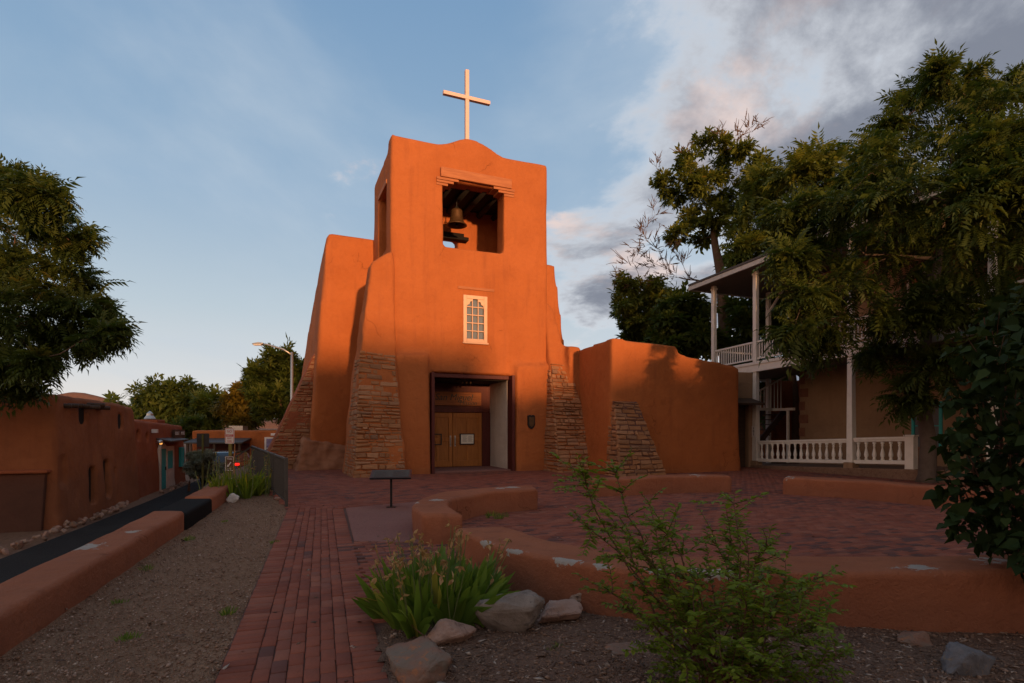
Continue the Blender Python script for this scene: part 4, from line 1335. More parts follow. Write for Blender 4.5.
zz2 = [(X2(9.35) - .16, -.1), (X2(9.35) - .16, 1.70), (X2(9.35) + .1, 1.92), (X2(9.35) + .45, 1.97), (X2(9.35) + .8, 1.80), (X2(11.35), 1.78), (X2(11.35), .3), (X2(11.35) + .15, .05), (X2(11.35) + .15, -.1)]
mb.prism_y(zz2, -.115, -.005)
sur = mb.build('white_surround', M['white_jamb'], house2)
cutm = MB(); cutm.box(X2(9.35), X2(9.35) + .80, -.3, .3, -.3, 1.70); cutm.box(X2(10.3), X2(10.3) + .80, -.3, .3, .78, 1.58)
cm = cutm.build('cutter', M['turq'])
md = sur.modifiers.new('b', 'BOOLEAN'); md.object = cm; md.operation = 'DIFFERENCE'; md.solver = 'EXACT'
cm.parent = house2
dg = bpy.context.evaluated_depsgraph_get(); dg.update()
nm_ = bpy.data.meshes.new_from_object(sur.evaluated_get(dg)); sur.modifiers.clear(); sur.data = nm_
bpy.data.objects.remove(cm)
mb = MB(); mb.box(X2(9.35) + .01, X2(9.35) + .79, -.09, .0, -.05, 1.69); dr = mb.build('door', M['turq'], house2)
mb = MB(); mb.box(X2(9.35) + .66, X2(9.35) + .70, -.13, -.091, .75, .9); mb.build('handle', M['black_metal'], dr)
for a, w, z0, z1 in ((X2(10.3), .80, .78, 1.58), (X2(12.55), .60, .72, 1.66)):
    mb = MB()
    mb.box(a, a + .09, -.125, -.02, z0, z1); mb.box(a + w - .09, a + w, -.125, -.02, z0, z1); mb.box(a + .09, a + w - .09, -.125, -.02, z0, z0 + .09); mb.box(a + .09, a + w - .09, -.125, -.02, z1 - .09, z1)
    wn = mb.build('window', M['turq'], house2)
    mb = MB(); mb.box(a + .09, a + w - .09, -.10, -.03, z0 + .09, z1 - .09); mb.build('window_infill', M['turq'], wn)
for t, z in ((6.75, 2.15), (7.75, 2.08)):
    mb = MB(); mb.box(X2(t), X2(t) + .34, .2, .25, z, z + .36); mb.build('pane', M['dark_void'], house2)
mb = MB(); mb.hexa([(X2(9.2), -.5, 1.98), (X2(12.3), -.5, 2.0), (X2(12.3), .1, 2.1), (X2(9.2), .1, 2.1)], [(X2(9.2), -.5, 2.05), (X2(12.3), -.5, 2.07), (X2(12.3), .1, 2.18), (X2(9.2), .1, 2.18)]); mb.build('canopy', M['old_wood'], house2)
mb = MB(); mb.box(X2(11.3), X2(13.2), -.14, -.05, 2.12, 2.52); sg = mb.build('sign_board', M['old_wood'], house2)
lettering('OLDEST', .22, M['sign_white'], sg, (X2(11.75), -.145, 2.34)); lettering('HOUSE', .22, M['sign_white'], sg, (X2(12.75), -.145, 2.34))
mb = MB(); mb.lathe([(.06, 0), (.11, -.03), (.13, -.1), (.05, -.14)], 12, (X2(8.75), -.2, 2.1)); lf = mb.build('lamp_fixture', M['galv'], house2)
mb = MB(); mb.lathe([(.0, -.1), (.05, -.08), (.06, -.03), (.03, 0)], 10, (X2(8.85), -.22, 2.0)); mb.build('lamp_bulb', M['glow'], lf)
mb = MB(); mb.box(X2(8.0) + .35, X2(8.0) + .6, -.2, -.02, 2.4, 2.55); mb.build('meter_box', M['sign_white'], house2)
mb = MB(); mb.box(X2(12.3), X2(13.5), .8, 1.9, 2.5, 3.0); ch = mb.build('chimney', M['adobe_red'], house2, bevel=.05)
mb = MB(); mb.lathe([(.22, 3.0), (.25, 3.05), (.15, 3.2), (.13, 3.3), (.02, 3.42)], 14, (X2(12.9), 1.3, 0)); mb.build('vent_cap', M['galv'], ch)

# far building across the end of the street
fb = thing('adobe_building', 'far orange adobe shop across the end of the street with a dark portal roof', 'building', (-20.8, 37.0, ROADZ), R(6))
F1 = MB(); F1.box(0, 8, 0, 7, -.4, 2.45); F1.box(7.3, 11, .4, 7, -.4, 2.38)
adobe('wall', F1, None, M['adobe'], fb, voxel=.12, smooth=4, amp=.04)
mb = MB(); mb.hexa([(.2, -1.7, 1.62), (3.7, -1.7, 1.62), (3.7, .02, 1.85), (.2, .02, 1.85)], [(.2, -1.7, 1.70), (3.7, -1.7, 1.70), (3.7, .02, 1.95), (.2, .02, 1.95)]); mb.build('portal_roof', M['grey_metal'], fb)
mb = MB(); mb.box(.3, 3.6, -.03, .05, 0, 1.6); mb.build('shopfront', M['maroon'], fb)
for x in (.4, 2.0, 3.5):
    mb = MB(); mb.box(x - .07, x + .07, -1.6, -1.46, 0, 1.64); mb.build('portal_post', M['old_wood'], fb)
mb = MB(); mb.box(4.55, 5.75, -.09, .05, .1, 2.0); wn = mb.build('window', M['white_paint'], fb)
mb = MB(); mb.box(4.67, 5.63, -.1, -.085, .2, 1.25); mb.build('pane', M['glass'], wn)
mb = MB(); mb.box(4.67, 5.63, -.105, -.085, 1.3, 1.9); mb.build('poster', flat('poster', (.16, .14, .25), .5, 0, .9, 3, 0, .4, 2.5), wn)
mb = MB(); mb.box(6.4, 7.1, -.05, .03, .0, 1.7); mb.build('door', M['old_wood'], fb)
mb = MB(); mb.box(5.0, 5.35, -.25, 0, 2.1, 2.25); mb.build('wall_lamp', M['sign_white'], fb)
mb = MB(); mb.box(1.9, 2.8, 1, 2, 2.4, 2.75); mb.build('roof_cooler', M['galv'], fb)

# unseen building and trees put behind the viewpoint to cast the sunset shade
bb = thing('adobe_building', 'unseen long flat-roofed adobe building added behind the viewpoint to shade the church front', 'building', (-10, -26, 0), 0)
BB = MB(); BB.box(-26, 28.6, -9, 0, -.4, 7.3); BB.box(28.4, 34.6, -9, .5, -.4, 5.6); BB.box(34.3, 62, -9, 0, -.4, 6.7)  # stepped roof heights shape the shadow edge on the church
adobe('wall', BB, None, M['adobe'], bb, voxel=.22, smooth=4, amp=.1, freq=.3)
for i in range(12):
    x = -22 + i * 3.4
    mb = MB(); mb.box(x, x + 1.0, .02, .1, 1.2, 2.6); mb.build('window', M['glass'], bb)
# ------------------------------------------------------------------ street furniture, fence, car
sp = thing('street_sign', 'white and red no-parking sign over a smaller brown sign on an olive post', 'street sign', (-7.92, 16.0, ROADZ), R(-14))
mb = MB(); mb.box(-.045, .045, -.02, .02, 0, 2.62); mb.build('post', M['green_post'], sp)
def sign_plate(name, parent, mat, w, h, z, edge):
    mb = MB()
    r = .03; pts = []
    for cxx, czz, a0 in ((w / 2 - r, h / 2 - r, 0), (-w / 2 + r, h / 2 - r, 90), (-w / 2 + r, -h / 2 + r, 180), (w / 2 - r, -h / 2 + r, 270)):
        for q in range(4): pts.append((cxx + r * math.cos(R(a0 + q * 30)), z + czz + r * math.sin(R(a0 + q * 30))))
    mb.prism_y(pts, -.033, -.023)
    o = mb.build(name, mat, parent)
    mb = MB()
    e = .012
    for (x0, x1, z0, z1) in ((-w / 2 + .02, w / 2 - .02, h / 2 - .025, h / 2 - .025 + e), (-w / 2 + .02, w / 2 - .02, -h / 2 + .015, -h / 2 + .015 + e), (-w / 2 + .015, -w / 2 + .015 + e, -h / 2 + .03, h / 2 - .03), (w / 2 - .015 - e, w / 2 - .015, -h / 2 + .03, h / 2 - .03)):
        mb.box(x0, x1, -.036, -.0335, z + z0, z + z1)
    mb.build('border', edge, o)
    return o
s1 = sign_plate('sign_plate', sp, M['sign_white'], .30, .44, 2.38, M['sign_red'])
mb = MB(); mb.box(-.13, .13, -.0365, -.0335, 2.36, 2.42); mb.build('red_band', M['sign_red'], s1)
lettering('NO', .10, M['sign_red'], s1, (0, -.036, 2.50), extrude=.001)
lettering('PARKING', .05, M['sign_white'], s1, (0, -.038, 2.39), extrude=.001)
lettering('ANY', .075, M['sign_red'], s1, (0, -.036, 2.31), extrude=.001)
lettering('TIME', .075, M['sign_red'], s1, (0, -.036, 2.225), extrude=.001)
s2 = sign_plate('sign_plate', sp, M['sign_brown'], .30, .42, 1.60, M['sign_white'])
lettering('STAIRS', .06, M['sign_white'], s2, (0, -.036, 1.73), extrude=.001)
mb = MB(); mb.bar((.05, -.037, 1.64), (-.04, -.037, 1.54), .03, .006, (0, 1, 0)); mb.prism_y([(-.08, 1.50), (-.01, 1.52), (-.06, 1.57)], -.039, -.0345); mb.build('arrow', M['sign_white'], s2)
lettering('AHEAD', .045, M['sign_white'], s2, (0, -.036, 1.45), extrude=.001)

stk = thing('marker_stake', 'thin rusty stake standing at the end of the low street wall', 'stake', (-7.05, 14.4, -.03))
mb = MB(); mb.tube([(0, 0, 0), (.01, 0, .6), (.035, 0, 1.22)], [.02, .018, .012], 6); mb.build('stake_rod', M['stake'], stk)

bs_ = thing('street_sign', 'grey back of a traffic sign beside the sage bush', 'street sign', (-12.4, 22.8, ROADZ), R(5))
mb = MB(); mb.box(-.035, .035, 0, .03, 0, 2.35); mb.build('post', M['green_post'], bs_)
mb = MB(); mb.box(-.24, .24, .032, .04, 1.85, 2.38); mb.build('sign_plate', M['grey_metal'], bs_)

lamp = thing('street_lamp', 'tall metal street lamp with a long arm over the street beyond the church', 'street lamp', (-11.6, 30, ROADZ))
mb = MB(); mb.tube([(0, 0, 0), (0, 0, 6.6)], [.11, .065], 12)
mb.build('pole', M['galv'], lamp, smooth=True)
mb = MB(); mb.tube([(0, 0, 6.45), (-.45, 0, 6.75), (-1.3, 0, 7.0), (-1.55, 0, 7.04)], [.05, .045, .04, .035], 8); mb.build('arm', M['galv'], lamp, smooth=True)
mb = MB(); mb.prism_y([(-1.5, 7.0), (-1.5, 7.09), (-1.75, 7.12), (-2.05, 7.06), (-2.08, 7.0)], -.13, .13); hd = mb.build('lamp_head', M['galv'], lamp, bevel=.03)
mb = MB(); mb.box(-2.0, -1.6, -.1, .1, 6.95, 6.995); mb.build('lens', M['sign_white'], hd)
mb = MB(); mb.box(-.16, .16, -.16, .16, 0, .12); mb.build('base_plate', M['galv'], lamp)

# picket railing
fa, fbv = Vector((-4.56, 11.5, 0)), Vector((-8.95, 19.6, 0))
fl = (fbv - fa).length
fence = thing('picket_railing', 'dark metal picket railing between the brick plaza and the street steps', 'railing', fa, math.atan2((fbv - fa).y, (fbv - fa).x))
mb = MB(); mb.box(0, fl, -.022, .022, .95, .99); mb.box(0, fl, -.015, .015, .10, .13); mb.build('rail', M['grey_metal'], fence)
mb = MB(); mb.bar((fl, 0, .97), (fl + .4, .9, .3), .045, .045); mb.bar((fl, 0, .12), (fl + .4, .9, -.5), .03, .03); mb.build('sloping_rail', M['grey_metal'], fence)
for x in (0, fl * .25, fl * .5, fl * .75, fl):
    mb = MB(); mb.box(x - .028, x + .028, -.028, .028, -.06, 1.0); mb.build('post', M['grey_metal'], fence)
mb = MB(); mb.box(-.009, .009, -.009, .009, .13, .955); pk = mb.build('picket', M['grey_metal'], fence)
np_ = int(fl / .105)
for i in range(1, min(np_, 96)):
    x = i * fl / min(np_, 96)
    o = pk if i == 1 else pk.copy()
    if i > 1: C.objects.link(o); o.parent = fence
    o.location = (x, 0, 0)

# car parked across the end of the street
car = thing('parked_car', 'dark car seen from behind with a red tail lamp, partly hidden by the sage bush', 'car', (-14.0, 28.3, ROADZ), R(12))
prof_ = [(-.88, .28), (-.90, .62), (-.84, .86), (-.70, .95), (-.62, 1.38), (-.50, 1.46), (.50, 1.46), (.62, 1.38), (.70, .95), (.84, .86), (.90, .62), (.88, .28)]
def section(y, k, top=1.0):
    return [Vector((x * k, y, .28 + (z - .28) * (top if z > .9 else 1.0))) for x, z in prof_]
secs = [section(-2.15, .93, .56), section(-2.05, .98, .72), section(-1.85, 1.0, .98), section(-1.2, 1.0, 1.0), section(.3, 1.0, 1.0), section(.9, 1.0, .92), section(1.5, .98, .58), section(2.2, .95, .52), section(2.35, .88, .45)]
vs = [v for s in secs for v in s]; n = len(prof_)
fs = [(i * n + k, i * n + (k + 1) % n, (i + 1) * n + (k + 1) % n, (i + 1) * n + k) for i in range(len(secs) - 1) for k in range(n)] + [tuple(range(n)), tuple(range((len(secs) - 1) * n, len(secs) * n))[::-1]]
mb = MB(); mb.add(vs, fs); body = mb.build('body', M['car'], car, smooth=True)
mb = MB(); mb.hexa([(-.60, -2.06, .98), (.60, -2.06, .98), (.60, -1.98, .98), (-.60, -1.98, .98)], [(-.52, -1.91, 1.32), (.52, -1.91, 1.32), (.52, -1.84, 1.32), (-.52, -1.84, 1.32)]); mb.build('rear_window', M['glass'], car)
for sgn in (-1, 1):
    mb = MB(); mb.hexa([(sgn * .70, -1.7, .98), (sgn * .715, -1.7, .98), (sgn * .715, .9, .98), (sgn * .70, .9, .98)], [(sgn * .62, -1.6, 1.34), (sgn * .645, -1.6, 1.34), (sgn * .645, .3, 1.34), (sgn * .62, .3, 1.34)]); mb.build('side_window', M['glass'], car)
    mb = MB(); mb.box(min(sgn * .58, sgn * .90), max(sgn * .58, sgn * .90), -2.16, -1.98, .86, .97); mb.build('tail_lamp', M['tail'], car, bevel=.02)
    for y in (-1.35, 1.45):
        w = thing('wheel', None, None); w.parent = car; w.location = (sgn * .80, y, .32)
        mb = MB(); mb.tube([(-.1, 0, 0), (.1, 0, 0)], [.32, .32], 24); mb.build('tyre', M['black_paint'], w, smooth=False)
        mb = MB(); mb.tube([(-.105, 0, 0), (.105, 0, 0)], [.2, .2], 16); mb.build('rim', M['galv'], w)
mb = MB(); mb.box(-.86, .86, -2.22, -2.05, .34, .56); mb.build('bumper', M['black_paint'], car, bevel=.04)
mb = MB(); mb.box(-.16, .16, -2.235, -2.221, .42, .52); mb.build('number_plate', M['sign_white'], car)

# ------------------------------------------------------------------ rocks


def rock_mesh(name, size, seed, mat, sub=3, rough=.16, boxy=False):
    bm = bmesh.new()
    rr = random.Random(seed)
    pts = []
    for _ in range(16):
        v = Vector((rr.gauss(0, 1), rr.gauss(0, 1), rr.gauss(0, 1))).normalized()
        v = Vector((v.x * rr.uniform(.8, 1.15), v.y * rr.uniform(.8, 1.15), v.z * rr.uniform(.85, 1.1)))
        if boxy: v = Vector([math.copysign(abs(c) ** .42, c) for c in v]) * .82
        pts.append(bm.verts.new(v))
    r = bmesh.ops.convex_hull(bm, input=pts)
    bmesh.ops.delete(bm, geom=list({v for v in r['geom_interior'] if isinstance(v, bmesh.types.BMVert)}), context='VERTS')
    bmesh.ops.triangulate(bm, faces=bm.faces)
    bmesh.ops.bevel(bm, geom=list(bm.edges), offset=.06, segments=1, affect='EDGES')
    bmesh.ops.triangulate(bm, faces=bm.faces)
    for _ in range(sub):
        bmesh.ops.subdivide_edges(bm, edges=bm.edges, cuts=1, use_grid_fill=True)
        if len(bm.verts) > 6000: break
    for v in bm.verts:
        n = v.co.normalized()
        q = v.co + Vector((seed * 3.1, 0, 0))
        v.co += n * (rough * .55 * noise.noise(q * 2.2) + rough * .3 * noise.noise(q * 6) + rough * .12 * noise.noise(q * 17))
        v.co = Vector((v.co.x * size[0] / 2, v.co.y * size[1] / 2, v.co.z * size[2] / 2))
    me = bpy.data.meshes.new(name)
    bm.to_mesh(me); bm.free()
    me.materials.append(mat)
    me.polygons.foreach_set('use_smooth', np.ones(len(me.polygons), bool))
    return me


def rock(label, x, y, z, size, seed, mat, rz=0.0, group=None, sub=3, rough=.16, tilt=(0, 0), boxy=False):
    o = link('rock', rock_mesh('rock', size, seed, M[mat], sub, rough, boxy))
    o.location = (x, y, z); o.rotation_euler = (R(tilt[0]), R(tilt[1]), R(rz))
    return tag(o, label, 'rock', group)


rock('flat reddish slab of rock with grey-green lichen at the edge of the brick path', -.62, 3.74, .02, (.50, .60, .30), 11, 'rock_red', 22, rough=.15, boxy=True, tilt=(4, -6))
rock('pale pinkish rock in front of the iris clump', -.475, 4.26, .06, (.44, .28, .27), 5, 'rock_pink', 25, tilt=(0, -12))
rock('large rounded grey boulder right of the iris clump', -.05, 4.5, .13, (.62, .42, .48), 8, 'rock_grey', 8)
rock('low pinkish rock right of the big grey boulder', .42, 4.72, .06, (.46, .30, .26), 14, 'rock_pink', 20)
rock('small flat tan rock against the curved wall', .66, 5.0, .09, (.40, .30, .20), 21, 'rock_tan', -10)
rock('dark flat stone half buried in the mulch by the leafy shrub', .82, 4.05, .0, (.40, .30, .14), 23, 'rock_red', 5)
rock('slate grey boulder in the shade at the foot of the curved wall', 2.98, 3.74, .05, (.46, .36, .32), 31, 'rock_slate', 30)
rock('low reddish stone in the shade beside the slate grey boulder', 3.02, 4.22, .02, (.34, .24, .14), 37, 'rock_red', 0)
rock('small grey stone at the bottom edge by the lichen slab', -.40, 3.42, .01, (.24, .2, .13), 41, 'rock_grey', 0)
rock('rounded white stone at the foot of the flowering plants', -6.05, 12.35, .06, (.28, .24, .26), 43, 'rock_white', 0, sub=2)
rock('flat white stone lying beside the rounded white stone', -6.45, 12.7, .03, (.42, .18, .10), 44, 'rock_white', 20, sub=2)
rock('small pinkish stone under the railing', -5.2, 12.75, .02, (.26, .18, .10), 47, 'rock_pink', 20, sub=2)
kerb = [rock_mesh('rock', (.26, .2, .18), 60 + i, M[m_], 2) for i, m_ in enumerate(('rock_tan', 'rock_pink', 'rock_red', 'rock_tan'))]
for i in range(64):
    t = -3.5 + i * .16 + rnd.uniform(-.05, .05) if i < 50 else 7.5 + (i - 50) * .4
    p = hpos(t, -rnd.uniform(.12, .55) if i < 50 else -rnd.uniform(.3, .6))
    o = link('rubble_stone', kerb[i % 4]); s = rnd.uniform(.45, 1.15)
    o.location = (p.x, p.y, ROADZ + .03); o.rotation_euler = (rnd.random(), rnd.random(), rnd.random() * 6); o.scale = (s, s, s)
    tag(o, 'small loose stone in the rubble strip between the street and the brown adobe house', 'stone', 'rubble stones along the old houses')

# ------------------------------------------------------------------ plants


def norm(v): return v / np.maximum(np.linalg.norm(v, axis=-1, keepdims=True), 1e-9)


def instances(name, T, F, pos, d, up, scale, tint, mat, parent, smooth=False):
    """template T (k,3): x along d, z along up"""
    d = norm(d); side = norm(np.cross(up, d)); u = np.cross(d, side)
    k = len(T)
    V = pos[:, None, :] + scale[:, None, None] * (T[None, :, 0:1] * d[:, None, :] + T[None, :, 1:2] * side[:, None, :] + T[None, :, 2:3] * u[:, None, :])
    Fq = (np.asarray(F)[None] + (np.arange(len(pos)) * k)[:, None, None]).reshape(-1, len(F[0]))
    tt = np.repeat(tint, len(F))
    return link(name, np_mesh(name, V.reshape(-1, 3), Fq, np.clip(tt, 0, 1), smooth), mat, parent)


def tpl_leaf(w=.5, fold=.12, droop=.15, heart=False):
    if heart:
        T = [(0, 0, 0), (.02, w * .42, fold), (.35, w * .58, fold), (1, 0, -droop), (.35, -w * .58, fold), (.02, -w * .42, fold), (.5, 0, -.02)]
        F = [(0, 1, 2, 6), (6, 2, 3, 3), (0, 6, 4, 5), (6, 3, 4, 4)]
        F = [(0, 1, 2), (0, 2, 6), (6, 2, 3), (0, 6, 4), (0, 4, 5), (6, 3, 4)]
        return np.array(T), F
    T = [(0, 0, 0), (.3, w * .45, fold), (.7, w * .38, fold * .6 - droop * .4), (1, 0, -droop), (.7, -w * .38, fold * .6 - droop * .4), (.3, -w * .45, fold)]
    return np.array(T), [(0, 1, 2, 3), (0, 3, 4, 5)]


def tpl_pinnate(n=6, droop=.35, w=.32, ll=.36):
    T, F = [], []
    for i in range(n + 1):
        f = .15 + .85 * i / n
        cz = -droop * f * f
        for sgn in ((1, -1) if i < n else (0,)):
            a = len(T)
            dirx, diry = (.45, .89 * sgn) if sgn else (1, 0)
            L = ll * (1 - .35 * abs(f - .5))
            bx, by = f * .9, .01 * sgn
            nx, ny = -diry, dirx
            hw = w * L * .5
            T += [(bx, by, cz), (bx + dirx * L * .5 + nx * hw, by + diry * L * .5 + ny * hw, cz - .02), (bx + dirx * L, by + diry * L, cz - .10 - .1 * f), (bx + dirx * L * .5 - nx * hw, by + diry * L * .5 - ny * hw, cz - .02)]
            F.append((a, a + 1, a + 2, a + 3))
    return np.array(T), F


def tpl_tuft(n=7, seed=1, w=.42):
    r = np.random.default_rng(seed)
    T, F = [], []
    for i in range(n):
        a = r.uniform(-1.9, 1.9); e = r.uniform(-.6, .7)
        d = np.array([math.cos(a) * math.cos(e), math.sin(a) * math.cos(e), math.sin(e)])
        s = np.cross(d, [0, 0, 1]); s /= np.linalg.norm(s)
        L = r.uniform(.45, .75); o = np.array([r.uniform(0, .6), 0, 0]) + d * .08
        k = len(T)
        T += [o, o + d * L * .5 + s * w * L * .5, o + d * L + np.array([0, 0, -.1]), o + d * L * .5 - s * w * L * .5]
        F.append((k, k + 1, k + 2, k + 3))
    return np.array(T), F


TPL = {'pinnate': tpl_pinnate(), 'tuft': tpl_tuft(), 'tuft_fine': tpl_tuft(11, 5, .3)}


def curve_pts(p, q, bend, n=6, r=None):
    r = r or rnd
    p, q = Vector(p), Vector(q)
    L = (q - p).length
    off = Vector((r.uniform(-1, 1), r.uniform(-1, 1), r.uniform(-.3, 1.0))) * L * bend
    m = (p + q) / 2 + off
    out = []
    for i in range(n + 1):
        t = i / n
        x = p * (1 - t) ** 2 + m * 2 * t * (1 - t) + q * t * t
        if 0 < i < n: x = x + Vector((r.uniform(-1, 1), r.uniform(-1, 1), r.uniform(-1, 1))) * L * .02
        out.append(x)
    return out


def tree(name, label, cat, base, trunk, r0, clumps, leaf, mat, bark, size=.35, dens=1.0, group=None, bare=(), limbs_from=.35, seed=1, leaf_up=.35, twig_r=.012, shell=.55):
    """trunk: list of points relative to base; clumps: (x,y,z,r,n) relative to base"""
    rr = random.Random(seed); r_ = np.random.default_rng(seed)
    root = thing(name, label, cat, base, 0, group)
    tp = [Vector(p) for p in trunk]
    fine = []
    for i in range(len(tp) - 1):
        for j in range(4): fine.append(tp[i].lerp(tp[i + 1], j / 4))
    fine.append(tp[-1])
    n = len(fine)
    rads = [r0 * (1 - .72 * i / (n - 1)) * (1.35 if i == 0 else 1) for i in range(n)]
    rads[-1] *= .35; rads[-2] *= .7
    mb = MB(); mb.tube(fine, rads, 12)
    nodes = [(p, rads[i]) for i, p in enumerate(fine) if i > n * limbs_from]
    LP, LD, LS, LT = [], [], [], []
    order = sorted(range(len(clumps)), key=lambda i: (Vector(clumps[i][:3]) - fine[n // 2]).length)
    for ci in order:
        cxx, cyy, czz, cr, cn = clumps[ci]
        c = Vector((cxx, cyy, czz))
        # join to the nearest lower node
        best = min(nodes, key=lambda q: (c - q[0]).length + max(0, q[0].z - c.z + .2) * 1.6)
        st, sr = best
        L = (c - st).length
        rl = max(.016, min(sr * .7, .018 + .02 * L + .012 * cr))
        pts = curve_pts(st, c, .14, 7, rr)
        mb.tube(pts, [rl * (1 - .6 * i / 7) for i in range(8)], 7, cap=False)
        for i in (3, 5, 7): nodes.append((pts[i], rl * (1 - .6 * i / 7)))
        nt_ = max(4, int(5 + cr * 5))
        tips = []
        for k in range(nt_):
            v = Vector((rr.gauss(0, 1), rr.gauss(0, 1), rr.gauss(0, .8) + .15)).normalized() * cr * rr.uniform(.55, 1.0)
            s0 = pts[rr.choice((4, 5, 6, 7))]
            tw = curve_pts(s0, c + v, .18, 4, rr)
            mb.tube(tw, [rl * .36, rl * .30, rl * .24, rl * .17, max(.006, rl * .09)], 5, cap=False)
            tips.append(tw)
            if ci in bare or cn == 0:
                for q in range(4):
                    e = tw[rr.choice((2, 3, 4))]
                    dv = (tw[4] - tw[2]).normalized() + Vector((rr.uniform(-.8, .8), rr.uniform(-.8, .8), rr.uniform(-.2, .9)))
                    mb.tube(curve_pts(e, e + dv * cr * rr.uniform(.25, .5), .12, 3, rr), [twig_r, twig_r * .8, twig_r * .6, twig_r * .35], 4, cap=False)
        if cn == 0: continue
        m = int(cn * dens)
        # leaves ride on the twigs and fill an uneven shell around the clump
        m1 = int(m * .5)
        for k in range(m1):
            tw = tips[k % nt_]
            t = rr.uniform(.25, 1.0) * 4; i = min(3, int(t)); p = tw[i].lerp(tw[i + 1], t - i)
            d = (tw[i + 1] - tw[i]).normalized() + Vector((rr.gauss(0, .7), rr.gauss(0, .7), rr.gauss(-.1, .5)))
            p = p + Vector((rr.gauss(0, 1), rr.gauss(0, 1), rr.gauss(0, .7))) * cr * .09
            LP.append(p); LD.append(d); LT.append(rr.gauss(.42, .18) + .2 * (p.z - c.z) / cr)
        sub = [Vector((rr.gauss(0, 1), rr.gauss(0, 1), rr.gauss(0, .75))).normalized() * cr * rr.uniform(.5, 1.0) for _ in range(max(4, int(4 + cr * 4)))]
        for k in range(m - m1):
            s_ = sub[k % len(sub)]
            o_ = Vector((rr.gauss(0, 1), rr.gauss(0, 1), rr.gauss(0, .6)))
            p = c + s_ + o_ * cr * .17
            d = (p - c).normalized() * .9 + Vector((rr.gauss(0, .6), rr.gauss(0, .6), rr.gauss(-.15, .45)))
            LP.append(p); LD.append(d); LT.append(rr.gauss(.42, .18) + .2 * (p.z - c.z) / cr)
    mb.build('trunk', M[bark], root, smooth=True, fix=False)
    if LP:
        N_ = len(LP)
        up = np.array([(0, 0, 1)] * N_, float) + r_.normal(0, leaf_up, (N_, 3))
        T, F = TPL[leaf]
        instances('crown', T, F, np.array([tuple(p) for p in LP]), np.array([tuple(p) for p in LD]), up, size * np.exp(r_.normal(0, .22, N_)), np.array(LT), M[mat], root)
    return root


def clumps_px(lst, base, D, dd=1.2, seed=2, nper=160):
    """(px, py, radius px[, depth]) -> clumps round the base, with real spread in depth"""
    r = random.Random(seed); out = []
    for e in lst:
        px, py, pr = e[:3]
        d = e[3] if len(e) > 3 else D + r.uniform(-dd, dd)
        p = at(px, py, d)
        rad = pr / F_PX * d
        k = e[4] if len(e) > 4 else nper
        out.append((p.x - base[0], p.y - base[1], p.z - base[2], rad, int(k)))
    return out


# big broad tree in front of the porch house
B = (12.1, 16.6, 0)
L = [(950, 100, 34), (905, 118, 26), (1000, 108, 34), (880, 165, 30), (930, 160, 36), (985, 165, 36), (1045, 150, 40), (1050, 220, 42), (1000, 225, 40), (940, 220, 38), (885, 215, 34), (845, 200, 26),
     (820, 225, 24), (790, 215, 18), (865, 255, 32), (915, 275, 36), (975, 285, 40), (1030, 290, 42), (800, 255, 22), (838, 285, 28), (800, 300, 20), (792, 332, 14), (825, 325, 22), (865, 310, 28), (905, 330, 30), (955, 340, 34), (822, 348, 12), (880, 355, 20), (930, 370, 22), (1010, 360, 40), (912, 398, 12),
     (790, 262, 12), (785, 238, 12), (985, 170, 34, 13.5, 200), (1010, 190, 34, 12.6, 200), (960, 205, 30, 13.0, 180), (1000, 150, 30, 13.2, 200), (1030, 175, 34, 12.5, 200), (960, 190, 40, 19.5), (900, 240, 36, 19), (1020, 200, 40, 19.5), (980, 250, 40, 13.6), (1040, 330, 40, 13), (900, 190, 26, 13.8), (915, 92, 12), (978, 80, 12), (940, 78, 10), (1015, 84, 14), (1080, 120, 40), (874, 156, 13), (888, 128, 10), (855, 182, 14), (940, 300, 28, 15.2), (985, 305, 26, 15), (915, 315, 22, 15.4), (1010, 150, 30), (960, 130, 28), (1100, 230, 50), (1090, 340, 50, 15)]
tree('broad_tree', 'large dark spreading tree with drooping feathery leaves in front of the porch house', 'tree', B,
     [(0, 0, -.1), (.05, 0, 1.2), (-.1, .1, 2.6), (.15, .2, 4.4), (.5, .2, 6.6), (.7, .2, 9.0)], .24, clumps_px(L, B, 16.6, 2.0, nper=150), 'pinnate', 'leaf_dark', 'bark_grey', size=.46, seed=4, limbs_from=.28)

# middle tree behind the porch roof
B = (13.6, 27.5, 0)
L = [(750, 195, 16), (770, 182, 18), (798, 176, 20), (835, 172, 20), (865, 165, 20), (757, 222, 20), (790, 215, 28), (830, 205, 26), (870, 195, 26), (745, 250, 12), (775, 250, 20), (812, 165, 14)]
tree('leafy_tree', 'rounded olive-green tree rising behind the white porch roof', 'tree', B,
     [(0, 0, -.2), (.1, 0, 2.5), (-.1, .1, 5), (.2, .1, 8), (.3, 0, 11)], .26, clumps_px(L, B, 27.5, 1.6, nper=190), 'pinnate', 'leaf_olive', 'bark', size=.70, seed=9)

